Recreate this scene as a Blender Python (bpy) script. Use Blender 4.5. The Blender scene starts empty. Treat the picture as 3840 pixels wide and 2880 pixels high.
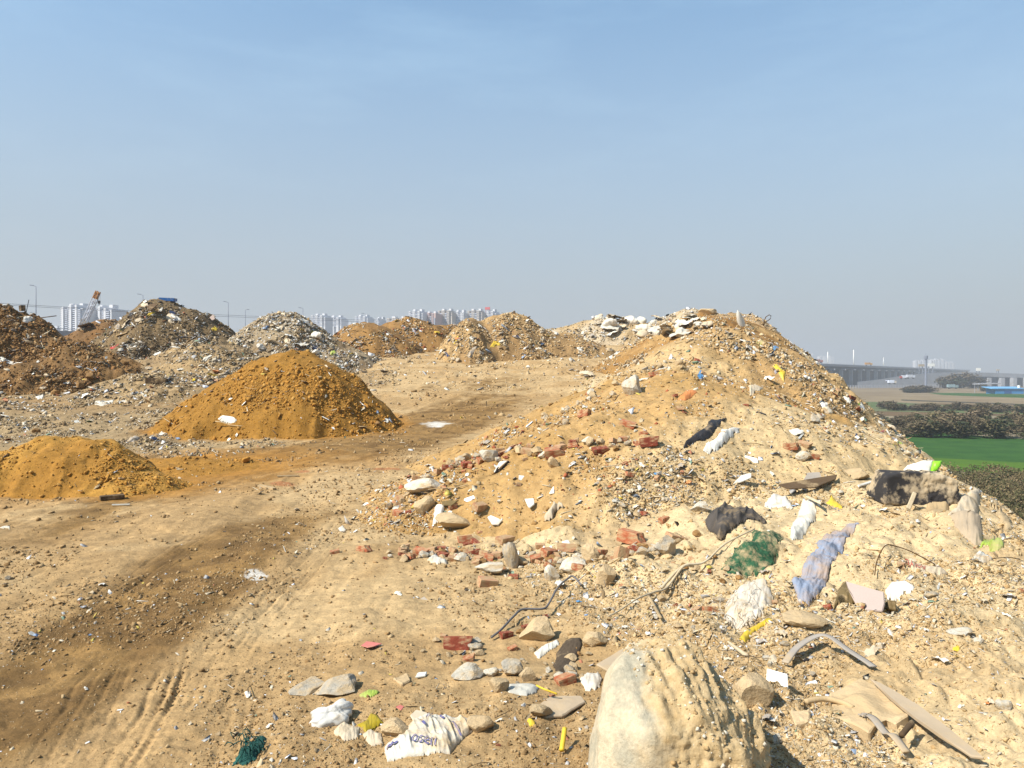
import bpy, bmesh, math, random
import numpy as np
from mathutils import Vector, Matrix, Euler
random.seed(7); RNG = np.random.default_rng(11)
scene = bpy.context.scene
C = scene.collection
F, HU, HV = 747.0, 512.0, 374.0          # focal length, centre and eye level, for a picture 1024 wide
RAD = math.radians
KEXP = (1.64, 1.53, 1.29)                              # how bright a sunlit white surface renders

# ------------------------------------------------------------------ noise
def _h(ix, iy, seed):
    a = (ix.astype(np.int64) * 374761393 + iy.astype(np.int64) * 668265263 + seed * 974634777) & 0xffffffff
    a = ((a ^ (a >> 13)) * 1274126177) & 0xffffffff
    a = ((a ^ (a >> 16)) * 2246822519) & 0xffffffff
    return ((a ^ (a >> 15)) & 0xffff) / 65535.0
def vnoise(x, y, seed=0):
    x = np.asarray(x, float); y = np.asarray(y, float)
    fx, fy = np.floor(x), np.floor(y); tx, ty = x - fx, y - fy
    tx = tx * tx * (3 - 2 * tx); ty = ty * ty * (3 - 2 * ty)
    a = _h(fx, fy, seed); b = _h(fx + 1, fy, seed); c = _h(fx, fy + 1, seed); d = _h(fx + 1, fy + 1, seed)
    return (a + (b - a) * tx) * (1 - ty) + (c + (d - c) * tx) * ty
def fbm(x, y, seed=0, octs=4):
    s = 0; w = 0; a = 1.0; x = np.asarray(x, float); y = np.asarray(y, float)
    for k in range(octs):
        s = s + a * vnoise(x * 2 ** k + 13.7 * k, y * 2 ** k + 7.1 * k, seed + k); w += a; a *= .5
    return s / w
def worley(x, y, seed=0):
    x = np.asarray(x, float); y = np.asarray(y, float)
    fx, fy = np.floor(x), np.floor(y); best = np.full(x.shape, 9.0)
    for dx in (-1, 0, 1):
        for dy in (-1, 0, 1):
            cx, cy = fx + dx, fy + dy
            px_ = cx + _h(cx, cy, seed); py_ = cy + _h(cx, cy, seed + 5)
            r = .45 + .75 * _h(cx, cy, seed + 9)
            best = np.minimum(best, np.hypot(x - px_, y - py_) / r)
    return best
def sst(a, b, x):
    t = np.clip((x - a) / (b - a), 0, 1); return t * t * (3 - 2 * t)

# ------------------------------------------------------------------ colours and materials
def lin(c):
    c = c / 255.0
    return c / 12.92 if c <= .04045 else ((c + .055) / 1.055) ** 2.4
def alb(rgb, k=None):
    return tuple(min(.86, lin(c) / q) for c, q in zip(rgb, (k, k, k) if k else KEXP))
def nmat(name):
    m = bpy.data.materials.new(name); m.use_nodes = True
    nt = m.node_tree; b = nt.nodes['Principled BSDF']
    return m, nt, b
def N(nt, t, **kw):
    n = nt.nodes.new(t)
    for k, v in kw.items(): setattr(n, k, v)
    return n
def noise(nt, vec, scale, detail=4, rough=.6):
    n = N(nt, 'ShaderNodeTexNoise'); n.inputs['Scale'].default_value = scale
    n.inputs['Detail'].default_value = detail; n.inputs['Roughness'].default_value = rough
    nt.links.new(vec, n.inputs['Vector']); return n.outputs['Fac']
def maprange(nt, val, a, b, c, d):
    n = N(nt, 'ShaderNodeMapRange'); nt.links.new(val, n.inputs[0])
    for i, v in enumerate((a, b, c, d)): n.inputs[i + 1].default_value = v
    return n.outputs[0]
def mixc(nt, fac, a, b, mode='MIX'):
    n = N(nt, 'ShaderNodeMix', data_type='RGBA', blend_type=mode)
    for s, v in ((0, fac), (6, a), (7, b)):
        if isinstance(v, (int, float)): n.inputs[s].default_value = v
        elif isinstance(v, tuple): n.inputs[s].default_value = (*v, 1)
        else: nt.links.new(v, n.inputs[s])
    return n.outputs[2]
DUST = (214, 178, 124)
def M(name, rgb, rough=.9, var=.22, ns=6, dust=0., dustc=DUST, bump=.25, bs=30, rnd=.12, spec=.25, rgb2=None, ns2=3, amt2=.5, coat=0, k=None, attr=False, trans=0.):
    m, nt, b = nmat(name)
    tc = N(nt, 'ShaderNodeTexCoord').outputs['Object']
    col = alb(rgb, k)
    if attr:
        a = N(nt, 'ShaderNodeAttribute', attribute_name='Col'); col = a.outputs['Color']
    if rgb2:
        f = maprange(nt, noise(nt, tc, ns2, 6), amt2 - .04, amt2 + .04, 1, 0)
        col = mixc(nt, f, col, alb(rgb2, k))
    v = maprange(nt, noise(nt, tc, ns, 6), .25, .75, 1 - var, 1 + var)
    col = mixc(nt, 1.0, col, v, 'MULTIPLY')
    if rnd:
        oi = N(nt, 'ShaderNodeObjectInfo').outputs['Random']
        col = mixc(nt, 1.0, col, maprange(nt, oi, 0, 1, 1 - rnd, 1 + rnd), 'MULTIPLY')
    if dust:
        f = maprange(nt, noise(nt, tc, ns * .6, 7, .7), .62 - dust * .45, .74 - dust * .3, 0, .92)
        col = mixc(nt, f, col, alb(dustc))
    nt.links.new(col, b.inputs['Base Color'])
    b.inputs['Roughness'].default_value = rough
    b.inputs['Specular IOR Level'].default_value = spec
    if coat: b.inputs['Coat Weight'].default_value = coat
    if trans: b.inputs['Subsurface Weight'].default_value = 0
    if bump:
        bn = N(nt, 'ShaderNodeBump'); bn.inputs['Strength'].default_value = bump; bn.inputs['Distance'].default_value = .02
        nt.links.new(noise(nt, tc, bs, 8, .65), bn.inputs['Height']); nt.links.new(bn.outputs[0], b.inputs['Normal'])
    return m

# ------------------------------------------------------------------ meshes and objects
def mesh_np(name, V, faces, col=None, smooth=False, mat=None):
    me = bpy.data.meshes.new(name); V = np.ascontiguousarray(V, np.float32)
    faces = np.ascontiguousarray(faces, np.int32); n, k = faces.shape
    me.vertices.add(len(V)); me.vertices.foreach_set('co', V.ravel())
    me.loops.add(n * k); me.loops.foreach_set('vertex_index', faces.ravel())
    me.polygons.add(n); me.polygons.foreach_set('loop_start', np.arange(0, n * k, k, dtype=np.int32))
    if smooth: me.polygons.foreach_set('use_smooth', np.ones(n, bool))
    me.update(calc_edges=True)
    if col is not None:
        a = me.color_attributes.new('Col', 'FLOAT_COLOR', 'POINT')
        a.data.foreach_set('color', np.ascontiguousarray(np.c_[col, np.ones(len(V))], np.float32).ravel())
    if mat: me.materials.append(mat)
    return me
def mesh_py(name, V, Fs, mat=None, smooth=False):
    me = bpy.data.meshes.new(name); me.from_pydata([tuple(map(float, v)) for v in V], [], Fs)
    if smooth:
        for p in me.polygons: p.use_smooth = True
    if mat: me.materials.append(mat)
    me.update(); return me
def tag(o, label=None, cat=None, group=None, kind=None):
    if label: o['label'] = label
    if cat: o['category'] = cat
    if group: o['group'] = group
    if kind: o['kind'] = kind
    return o
def ob(name, me, parent=None, loc=None, rot=None, scale=None, **kw):
    o = bpy.data.objects.new(name, me); C.objects.link(o)
    if parent: o.parent = parent
    if loc is not None: o.location = loc
    if rot is not None: o.rotation_euler = rot
    if scale is not None: o.scale = scale
    return tag(o, **kw)
def bm_mesh(name, bm, mat=None, smooth=False):
    me = bpy.data.meshes.new(name); bm.normal_update(); bm.to_mesh(me); bm.free()
    if smooth:
        for p in me.polygons: p.use_smooth = True
    if mat: me.materials.append(mat)
    return me
def bm_box(bm, c, s, rot=None):
    r = bmesh.ops.create_cube(bm, size=1.0)
    m = Matrix.Translation(c) @ (rot.to_matrix().to_4x4() if rot else Matrix.Identity(4)) @ Matrix.Diagonal((*s, 1))
    bmesh.ops.transform(bm, matrix=m, verts=r['verts']); return r['verts']
def bm_bar(bm, a, b, r, n=6, r2=None):
    a, b = Vector(a), Vector(b); d = b - a
    if d.length < 1e-6: return
    g = bmesh.ops.create_cone(bm, cap_ends=True, segments=n, radius1=r, radius2=r if r2 is None else r2, depth=d.length)
    q = Vector((0, 0, 1)).rotation_difference(d.normalized())
    bmesh.ops.transform(bm, matrix=Matrix.Translation((a + b) / 2) @ q.to_matrix().to_4x4(), verts=g['verts'])
def tube_mesh(name, pts, r, mat, n=7, rfun=None, flat=1.0):
    P = [Vector(p) for p in pts]; V = []; Fs = []
    for i, p in enumerate(P):
        t = (P[min(i + 1, len(P) - 1)] - P[max(i - 1, 0)]).normalized()
        u = t.cross(Vector((0, 0, 1))); u = u.normalized() if u.length > 1e-4 else Vector((1, 0, 0)); w = u.cross(t)
        rr = r * (rfun(i / (len(P) - 1)) if rfun else 1)
        for k in range(n):
            a = 2 * math.pi * k / n; V.append(p + u * math.cos(a) * rr + w * math.sin(a) * rr * flat)
    for i in range(len(P) - 1):
        for k in range(n):
            Fs.append((i * n + k, i * n + (k + 1) % n, (i + 1) * n + (k + 1) % n, (i + 1) * n + k))
    Fs.append(tuple(range(n - 1, -1, -1))); Fs.append(tuple(range((len(P) - 1) * n, len(P) * n)))
    return mesh_py(name, V, Fs, mat, True)
def se(x, y):                             # a pixel of the 3840 wide photograph -> slopes of its sight line
    return (np.asarray(x, float) / 3.75 - HU) / F, (HV - np.asarray(y, float) / 3.75) / F

# ------------------------------------------------------------------ terrain
SC = np.unique(np.concatenate([np.linspace(-1.5, -.78, 90), np.linspace(-.78, .78, 960), np.linspace(.78, 1.5, 90)]))
YR = np.exp(np.linspace(math.log(.75), math.log(135), 1330))
NR, NC = len(YR), len(SC)
Yg = np.repeat(YR[:, None], NC, 1); Xg = Yg * SC[None, :]
SP = Yg * .0042
PL = -12.0                                # level of the plain below the eye
def pw(y, pts):
    p = np.array(pts, float); return np.interp(y, p[:, 0], p[:, 1])
XE = [(0, 4.6), (5, 4.9), (7, 4.95), (10, 5.75), (15, 7.5), (20, 9.3), (27, 11.6), (35, 14.2), (44, 16.3), (52, 17.5), (60, 19.5), (80, 22), (140, 26)]
XR = [(0, .5), (4, .6), (5.5, .2), (7.3, -.8), (9, -1.5), (11, -1.5), (16, -1), (21, .2), (25, 1.2), (32, 2.7), (45, 6.2), (57, 9.8), (75, 13.5), (140, 20)]
XC = [(0, -2.6), (6, -3.2), (10, -3.7), (14, -3.9), (18, -3.2), (22, -1.7), (30, .2), (45, 3), (75, 11.5), (140, 20)]
ZB = [(0, -1.68), (12, -1.7), (20, -1.62), (28, -.92), (35, -.15), (45, .95), (60, 2.2), (75, 3.35), (90, 3.5), (104, 3.2), (125, -8), (140, -12.6)]
BERM = [(0, .1), (3, .12), (5, .25), (7, .42), (9, .5), (12, .55), (16, .6), (22, .75), (28, .8), (35, .8), (44, 1.3), (52, 1.7), (62, 2.0), (75, 1.2), (90, 0), (140, 0)]
def base_h(x, y):
    xe = pw(y, XE) + .35 * (fbm(x * .0 + 3, y * .45, 31, 3) - .5) * np.clip(y / 8, .5, 3)
    xr = pw(y, XR)
    z = pw(y, ZB)
    w = sst(xr - .2, xr + .5 * (xe - xr) + .4, x)
    z = z + pw(y, BERM) * w
    t = x - xe
    drop = .92 * np.where(t > 8, t, np.log1p(np.exp(np.clip(t, -20, 8) * 2.2)) / 2.2)
    z = z - drop
    z = z + .12 * (fbm(x * .35, y * .35, 41, 3) - .5) * (1 + y / 25)
    return np.maximum(z, PL - .8)
def bump(x, y, cx, cy, rx, ry, h, rot=0, a=.28, wob=.22, seed=0):
    c, s = math.cos(RAD(rot)), math.sin(RAD(rot)); dx, dy = x - cx, y - cy
    u = (dx * c + dy * s) / rx; v = (-dx * s + dy * c) / ry
    out = np.full(x.shape, -9.0); m = np.hypot(u, v) < 2.4; u, v, dx, dy = u[m], v[m], dx[m], dy[m]
    q = np.hypot(u, v); an = np.arctan2(v, u); ca, sa = np.cos(an), np.sin(an)
    q = q * (1 + wob * (fbm(ca * 1.6 + 5, sa * 1.6 + 5, seed + 70, 3) - .5) * 2 * np.clip(q, 0, 1))
    q = q + .10 * (fbm(dx / (.35 * rx), dy / (.35 * rx), seed + 90, 3) - .5)
    q = q + .10 * (np.abs(2 * fbm(ca * 2.6 + seed + .5 * q, sa * 2.6 + q * 1.4, seed + 110, 3) - 1) - .3) * sst(.2, .7, q)
    out[m] = h * (1 - np.sqrt(q * q + a * a)) / (1 - a) if a < .9 else h * (1 - np.power(np.clip(q, 0, 3), 1.9))
    return out
# every heap: name, label, category, list of bumps, soil colour (as seen in sun), second colour, roughness of its surface, chip palette
HEAPS = [
 ('rubble_heap', 'low brown soil heap strewn with broken bricks and white shards beside the dirt track', 'heap',
  [(2.2, 12.4, 4.0, 5.0, 1.1, 20), (.7, 9.7, 2.8, 2.7, .72, 10), (4.0, 15.6, 3.0, 3.0, .95, 0)], (190, 146, 84), (202, 158, 96), .85, 'brick'),
 ('rubble_heap', 'sandy rubble heap with a blue bag and a pale boulder, behind the brown brick heap', 'heap',
  [(6.0, 22.2, 4.6, 4.6, 1.95, 20), (4.0, 20.5, 4.0, 3.4, 1.2, 0), (8.4, 24.5, 3.2, 4, 1.5, 0)], (212, 174, 116), (196, 156, 98), 1.25, 'tan'),
 ('rubble_heap', 'tan soil heap with a dark brown fresh cut face below the rubbish crest', 'heap',
  [(9.6, 38, 5.2, 6.0, 1.85, 10, .4), (7.2, 37, 3.3, 5, 1.0, 0), (12.0, 40, 3.4, 5.0, 1.3, 0, .4)], (203, 160, 98), (164, 115, 58), 1.1, 'tan'),
 ('rubble_heap', 'tallest rubbish heap along the embankment edge with a flat slab on its top', 'heap',
  [(15.4, 57, 5.0, 7.5, .75, 0, .6), (17.8, 56, 4.0, 6, .8, 0, .5)], (208, 170, 118), (190, 150, 98), 1.5, 'litter'),
 ('rubble_heap', 'long bank of pale rubble under white plastic sacks at the far end', 'heap',
  [(13.4, 67, 6.0, 4.6, 1.75, 0, 1), (8.6, 68, 6.2, 4.2, 2.15, 0, 1), (3.6, 70, 5.5, 4, 1.25, 0, .6)], (212, 184, 140), (200, 165, 112), 1.5, 'white'),
 ('rubble_heap', 'steep tan heap with two humps and a yellow rag, left of the track end', 'heap',
  [(-2.6, 46, 2.4, 4.4, 2.55, 0, .5), (-.2, 47.5, 4.6, 4.4, 2.75, 0, .5), (2.8, 48, 4.6, 3.6, 1.5, 0, .4)], (204, 163, 104), (176, 136, 84), 1.5, 'tan'),
 ('rubble_heap', 'dark grey rubbish heap in the gap before the steep tan heap', 'heap',
  [(-6.6, 58, 3.9, 3.6, 2.0, 0)], (112, 92, 66), (140, 112, 76), 1.6, 'dark'),
 ('rubble_heap', 'orange brown soil heap stuck with white splinters, a plank on its top', 'heap',
  [(-9.6, 50, 4.6, 4.2, 2.1, 0, .6), (-7.8, 55, 5.6, 4.0, 2.3, 0, .6), (-5.2, 59, 6, 4.0, 1.9, 0, .6)], (174, 128, 70), (158, 116, 66), 1.2, 'white'),
 ('rubble_heap', 'grey brown heap draped with white plastic scraps, behind the orange sand mound', 'heap',
  [(-13.0, 42, 4.7, 4.6, 2.9, 0, .4), (-10.6, 41, 3.4, 3.4, 1.2, 0)], (178, 152, 112), (150, 122, 84), 1.5, 'white'),
 ('rubble_heap', 'low spread of greyish rubbish sloping down towards the orange sand mound', 'heap',
  [(-13.6, 34.5, 5.2, 4.4, 1.45, 0), (-13.2, 29.8, 4.2, 3.6, .8, 0), (-15.5, 38, 4.2, 4, 1.55, 0)], (160, 130, 88), (184, 150, 100), 1.5, 'litter'),
 ('rubble_heap', 'high dark brown heap crowned with a blue tray and tattered rubbish on its left flank', 'heap',
  [(-23.4, 50, 5.0, 5.6, 3.45, 0, .4), (-21.6, 50, 4.4, 4.6, 2.9, 0, .4)], (142, 114, 74), (120, 98, 66), 1.6, 'dark'),
 ('rubble_heap', 'small distant hump with a tilted brown board on it, in front of the white towers', 'heap',
  [(-33.0, 61, 4.0, 3.6, 2.15, 0)], (158, 112, 62), (140, 102, 60), 1.3, 'dark'),
 ('rubble_heap', 'large dark brown clod heap cut by the left edge of the picture', 'heap',
  [(-23.2, 33, 6.0, 5.0, 3.35, 0), (-19.6, 32.5, 4.4, 4.2, 1.75, 0), (-28, 34, 6, 5, 3.2, 0)], (152, 112, 64), (132, 98, 58), 1.7, 'clod'),
 ('sand_mound', 'large conical mound of orange sand beside the dirt track', 'sand mound',
  [(-6.35, 21.6, 2.75, 3.1, 2.05, 0, 1), (-6.1, 21.5, 3.0, 3.4, 1.9, 0, .3), (-7.4, 21.4, 2.7, 3.0, 1.45, 0, .4)], (186, 132, 56), (170, 119, 48), 1.1, 'sand'),
 ('sand_mound', 'small low mound of orange sand near the left edge of the picture', 'sand mound',
  [(-7.0, 11.6, 1.8, 1.4, .72, 0, .4), (-6.0, 11.2, 1.3, 1.0, .36, 0), (-6.2, 13.8, 1.8, 1.4, .2, 0)], (194, 140, 60), (180, 126, 52), .85, 'sand'),
]
# surface relief shared by ground and heaps; fine relief fades where the mesh is too coarse to carry it
def fade(wl): return np.clip((wl / (2.2 * SP) - .6), 0, 1)
def relief(x, y, rough):
    n = .20 * (fbm(x / 2.2, y / 2.2, 1, 2) - .5)
    for wl, am, sd in ((.8, .10, 2), (.4, .07, 3), (.19, .046, 4), (.09, .030, 5), (.045, .017, 6), (.022, .009, 7)):
        r = vnoise(x / wl + 3.3 * sd, y / wl - 1.7 * sd, sd)
        n = n + am * (np.abs(2 * r - 1) * .9 + r * .5 - .6) * fade(wl)
    wx = x + .12 * (vnoise(x / .1, y / .1, 61) - .5) * fade(.2); wy = y + .12 * (vnoise(x / .1, y / .1, 62) - .5) * fade(.2)
    for wl, am, sd in ((.55, .085, 11), (.26, .055, 12), (.11, .03, 13), (.05, .014, 14)):
        f = fade(wl); w = worley(wx / wl, wy / wl, sd); msk = sst(.45, .6, vnoise(x / (wl * 4), y / (wl * 4), sd + 20))
        n = n + am * np.clip(1.25 * (1 - w), 0, .8) * msk * f
    return n * rough
print('relief'); REL = relief(Xg, Yg, 1.0)
BASE_S = base_h(Xg, Yg)
tt = Xg - pw(Yg, XC)                      # distance from the middle of the track
xr_g = pw(Yg, XR)
road_w = (1 - sst(-.3, .9, Xg - xr_g)) * (1 - .65 * sst(24, 34, Yg))
rough_b = 1.0 - .72 * road_w
rough_b = np.where((Xg < -6) & (Yg > 14), np.maximum(rough_b, .55), rough_b)
ruts = .03 * (fbm(tt / .22 + .6 * np.sin(Yg), Yg / 1.6, 51, 3) - .5) * road_w * fade(.25) + .05 * (fbm(tt / .7, Yg / 5, 52, 2) - .5) * road_w
# tyre tread pressed into the dirt at the lower left
def hitg(x, y, H):
    s, e = se(x, y); s = np.atleast_1d(s); e = np.atleast_1d(e)
    out = np.full((len(s), 3), np.nan); idx = np.full(len(s), -1)
    for k in range(0, len(s), 3000):
        ss, ee = s[k:k + 3000], e[k:k + 3000]
        ci = np.clip(np.searchsorted(SC, ss), 1, NC - 1); ci = np.where(np.abs(SC[ci - 1] - ss) < np.abs(SC[ci] - ss), ci - 1, ci)
        el = H[:, ci] / YR[:, None]; m = el >= ee[None, :]
        r = m.argmax(0); ok = m[r, np.arange(len(ss))] & (r > 0)
        r0 = np.maximum(r - 1, 0); a = np.arange(len(ss)); e0, e1 = el[r0, a], el[r, a]
        t = np.clip((ee - e0) / np.where(np.abs(e1 - e0) < 1e-9, 1, e1 - e0), 0, 1)
        yy = YR[r0] + (YR[r] - YR[r0]) * t
        out[k:k + 3000] = np.c_[ss * yy, yy, ee * yy]; out[k:k + 3000][~ok] = np.nan
        idx[k:k + 3000] = np.where(ok, r * NC + ci, -1)
    return out, idx
def tread_mark(x0, y0, x1, y1, k, seed, width=(-.085, -.135)):
    P0, _ = hitg([x0, x1], [y0, y1], BASE_S); d0 = P0[1] - P0[0]; L0 = math.hypot(d0[0], d0[1]); dx0, dy0 = d0[0] / L0, d0[1] / L0
    al = (Xg - P0[0][0]) * dx0 + (Yg - P0[0][1]) * dy0; ac = -(Xg - P0[0][0]) * dy0 + (Yg - P0[0][1]) * dx0; ac = ac + .05 * np.sin(al * 1.7 + seed)
    inside = sst(-.2, .1, al) * (1 - sst(L0 * .7, L0 * 1.1, al)) * np.clip(1.3 * vnoise(al / .3, seed + ac * 0, 78) + .2, 0, 1); zig = .016 * np.abs(((al / .055) % 1) * 2 - 1)
    t = -.030 * np.exp(-((ac - .012 * np.sin(al * 9)) / .016) ** 2)
    for off in width: t = t - .026 * np.exp(-((ac - off - zig) / .013) ** 2) + .012 * np.exp(-((ac - off + .025 - zig) / .012) ** 2)
    return .6 * k * t * inside * (.45 + .8 * vnoise(al / .2, ac / .1, 77 + seed))
tread = tread_mark(395, 2880, 600, 2440, 1.0, 0) + tread_mark(770, 2870, 850, 2560, .55, 1) + tread_mark(60, 2860, 420, 2420, .5, 2, (-.08, -.16, -.24)) + tread_mark(640, 2640, 1010, 2160, .5, 3, (-.09, -.18, -.27)) + tread_mark(250, 2330, 760, 1960, .6, 4, (-.1, -.2, -.3)) + tread_mark(900, 2300, 1300, 1900, .45, 5, (-.1, -.2, -.3)) + tread_mark(1150, 1880, 1700, 1560, .7, 6, (-.12, -.24, -.36))
BASE = BASE_S + REL * rough_b + ruts + tread
SURF = [BASE]; SURF_S = [BASE_S]; BUMPS = [None]
for hi, h in enumerate(HEAPS):
    b = None
    for k, q in enumerate(h[3]):
        bb = bump(Xg, Yg, *q[:5], rot=q[5], seed=hi * 7 + k, a=q[6] if len(q) > 6 else .28)
        b = bb if b is None else np.maximum(b, bb) + .12 * np.exp(-((b - bb) / .25) ** 2) * np.clip(np.minimum(b, bb) / .3, 0, 1)
    BUMPS.append(b); zs = BASE_S + b
    SURF_S.append(zs)
    near = np.clip(b / .25, 0, 1)
    SURF.append(zs + REL * (h[6] * near + rough_b * (1 - near)) * (1 + .35 * sst(20, 45, Yg)) + (ruts + tread) * (1 - near) - .04 * (1 - near))
HF = np.max(np.stack(SURF), 0); OWN = np.argmax(np.stack(SURF), 0); HS = np.max(np.stack(SURF_S), 0)
HM = HF.copy()                             # highest point nearby, for things that lie over bumps
for ax in (0, 1):
    a = HM
    for k in (1, 2, 3):
        a = np.maximum(a, np.maximum(np.roll(HM, k, ax), np.roll(HM, -k, ax)))
    HM = a
def blur(A, k=3):
    for ax in (0, 1):
        A = sum(np.roll(A, q, ax) for q in range(-k, k + 1)) / (2 * k + 1)
    return A
HC = .4 * blur(HM) + .6 * blur(HF)          # the level a limp cloth sinks to
def rc(x, y):
    r = np.interp(np.log(np.clip(y, .76, 134)), np.log(YR), np.arange(NR)); c = np.interp(np.asarray(x) / y, SC, np.arange(NC)); return r, c
def samp(H, x, y):
    r, c = rc(np.asarray(x, float), np.asarray(y, float)); r0 = np.minimum(r.astype(int), NR - 2); c0 = np.minimum(c.astype(int), NC - 2); a = r - r0; b = c - c0
    return (H[r0, c0] * (1 - b) + H[r0, c0 + 1] * b) * (1 - a) + (H[r0 + 1, c0] * (1 - b) + H[r0 + 1, c0 + 1] * b) * a
def hit(x, y, smooth=True):               # where a sight line of the photograph meets the ground
    p, i = hitg(x, y, HS if smooth else HF); return p
def hit1(x, y, smooth=False):
    p = hit([x], [y], smooth)[0]
    if np.isnan(p[0]): p = hit([x], [y + 12], smooth)[0]
    return p
def gnormal(x, y, d=None):
    d = d or max(.12, .02 * y)
    return Vector((samp(HS, x - d, y) - samp(HS, x + d, y), samp(HS, x, y - d) - samp(HS, x, y + d), 2 * d)).normalized()

# ------------------------------------------------------------------ soil colours
def colarr(rgb): return np.array(alb(rgb))
def blend(a, b, f): return a * (1 - f[..., None]) + b * f[..., None]
n1 = fbm(Xg / 1.3, Yg / 1.3, 101, 4); n2 = fbm(Xg / .35, Yg / .35, 102, 3); n3 = fbm(tt / .5, Yg / 3.0, 103, 4); n4 = fbm(Xg / 3.5, Yg / 5, 104, 3)
mott = .82 + .36 * fbm(Xg / .09, Yg / .09, 105, 3)
colb = np.broadcast_to(colarr((208, 170, 114)), (NR, NC, 3)).copy()
colb = blend(colb, colarr((186, 145, 90)), sst(.42, .62, n1) * .7)
colb = blend(colb, colarr((228, 194, 138)), sst(.0, 1.0, Xg - xr_g) * (1 - .5 * sst(.4, .65, n1)))
# damp trodden soil in the track
U_ = HU + F * SC[None, :] + 0 * Yg
V_ = HV - F * BASE_S / Yg
def blob(cx, cy, rx, ry, rot=0):
    c, s = math.cos(RAD(rot)), math.sin(RAD(rot)); dx, dy = U_ - cx / 3.75, V_ - cy / 3.75
    return np.exp(-(((dx * c + dy * s) / (rx / 3.75)) ** 2 + ((-dx * s + dy * c) / (ry / 3.75)) ** 2))
damp = .9 * blob(100, 2650, 620, 260, -28) + .75 * blob(650, 2250, 520, 130, -28) + .85 * blob(900, 1750, 520, 85, -12) + .8 * blob(1500, 1640, 330, 60, -10) + .7 * blob(1780, 1530, 260, 60, -12)
damp = damp + .55 * blob(300, 1960, 500, 90, -10) + .5 * blob(1000, 2000, 500, 60, -14) + .5 * blob(1750, 1440, 330, 28, -6)
damp = sst(.26, .74, damp * (.45 + 1.1 * n3) + .25 * (n2 - .5)) * (1 - sst(-.4, .5, Xg - xr_g)) * (Yg < 40)
colb = blend(colb, colarr((152, 112, 58)), damp * .85)
colb = blend(colb, colarr((122, 90, 50)), damp * sst(.5, .62, n2) * .7)
grey = sst(12.5, 15, Yg) * (1 - sst(34, 40, Yg)) * (1 - sst(-8.5, -5, Xg)) * sst(-.8, .2, Xg + .75 * Yg)
colb = blend(colb, colarr((165, 137, 94)), grey * .75)
far_b = sst(22, 30, Yg) * (1 - sst(-12, -7, Xg)); colb = blend(colb, colarr((168, 118, 58)), far_b * sst(.4, .6, n4) * .8)
for bi, f in ((14, 1.0), (15, 1.0)):
    sk = np.exp(-np.clip(-BUMPS[bi], 0, 9) / .2) * sst(.25, .6, n1 + .3 * (BUMPS[bi] > -.25)); colb = blend(colb, colarr((190, 130, 52)), sk * .8)
chalk = blob(960, 2160, 60, 28) * 1.2 + .8 * blob(1640, 1590, 90, 16); colb = blend(colb, colarr((236, 222, 194)), sst(.45, .6, chalk * (.4 + n2)) * .85)
redd = blob(1060, 1820, 70, 10) + blob(1130, 1775, 40, 8) + blob(1450, 1760, 60, 8); colb = blend(colb, colarr((178, 92, 52)), sst(.4, .6, redd * (.4 + n2)) * .5)
slope_out = sst(.3, 2.0, Xg - pw(Yg, XE)); colb = blend(colb, colarr((196, 160, 108)), slope_out * .8)
colb = colb * (.80 + .40 * fbm(tt / .11, Yg / 1.1, 131, 3) * road_w + .2 * (1 - road_w))[..., None] * mott[..., None]
COLS = [colb]
for hi, h in enumerate(HEAPS):
    b = BUMPS[hi + 1]; c = np.broadcast_to(colarr(h[4]), (NR, NC, 3)).copy()
    c = blend(c, colarr(h[5]), sst(.42, .58, n1 if Yg.mean() < 0 else .5 * n1 + .5 * n4))
    if hi == 0: c = blend(c, colarr((224, 188, 130)), sst(-.5, .6, Xg - 1.7 - .8 * (Yg - 8.5) + 1.6 * (n1 - .5)) * .95)
    if hi == 2: c = blend(c, colarr((172, 126, 68)), (1 - sst(.35, .95, b + .6 * (n4 - .5))) * .9)  # lower part browner: darker soil, with some shade mixed into the colour
    if hi == 1: c = blend(c, colarr((196, 150, 90)), sst(.5, .6, n4) * .6)
    if h[0] == 'rubble_heap' and hi > 2: c = blend(c, colarr((96, 76, 50)), sst(.58, .66, n2) * .35)
    COLS.append(c * mott[..., None])
m, nt, b_ = nmat('soil')
tc = N(nt, 'ShaderNodeTexCoord').outputs['Object']
a = N(nt, 'ShaderNodeAttribute', attribute_name='Col').outputs['Color']
f1 = maprange(nt, noise(nt, tc, 9, 8, .7), .3, .7, .74, 1.24); f2 = maprange(nt, noise(nt, tc, 70, 6, .7), .3, .7, .78, 1.2)
col = mixc(nt, 1.0, mixc(nt, 1.0, a, f1, 'MULTIPLY'), f2, 'MULTIPLY')
vo = N(nt, 'ShaderNodeTexVoronoi'); vo.inputs['Scale'].default_value = 42; nt.links.new(tc, vo.inputs['Vector'])
pb = maprange(nt, vo.outputs['Distance'], .10, .2, 1, 0); rndc = N(nt, 'ShaderNodeSeparateColor'); nt.links.new(vo.outputs['Color'], rndc.inputs[0])
sel = maprange(nt, rndc.outputs[0], .78, .8, 0, 1); mm = N(nt, 'ShaderNodeMath', operation='MULTIPLY'); nt.links.new(pb, mm.inputs[0]); nt.links.new(sel, mm.inputs[1])
mm2 = N(nt, 'ShaderNodeMath', operation='MULTIPLY'); nt.links.new(mm.outputs[0], mm2.inputs[0]); mm2.inputs[1].default_value = .55
col = mixc(nt, mm2.outputs[0], col, alb((228, 204, 160)))
nt.links.new(col, b_.inputs['Base Color']); b_.inputs['Roughness'].default_value = .95; b_.inputs['Specular IOR Level'].default_value = .12
bn = N(nt, 'ShaderNodeBump'); bn.inputs['Strength'].default_value = .55; bn.inputs['Distance'].default_value = .03
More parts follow.
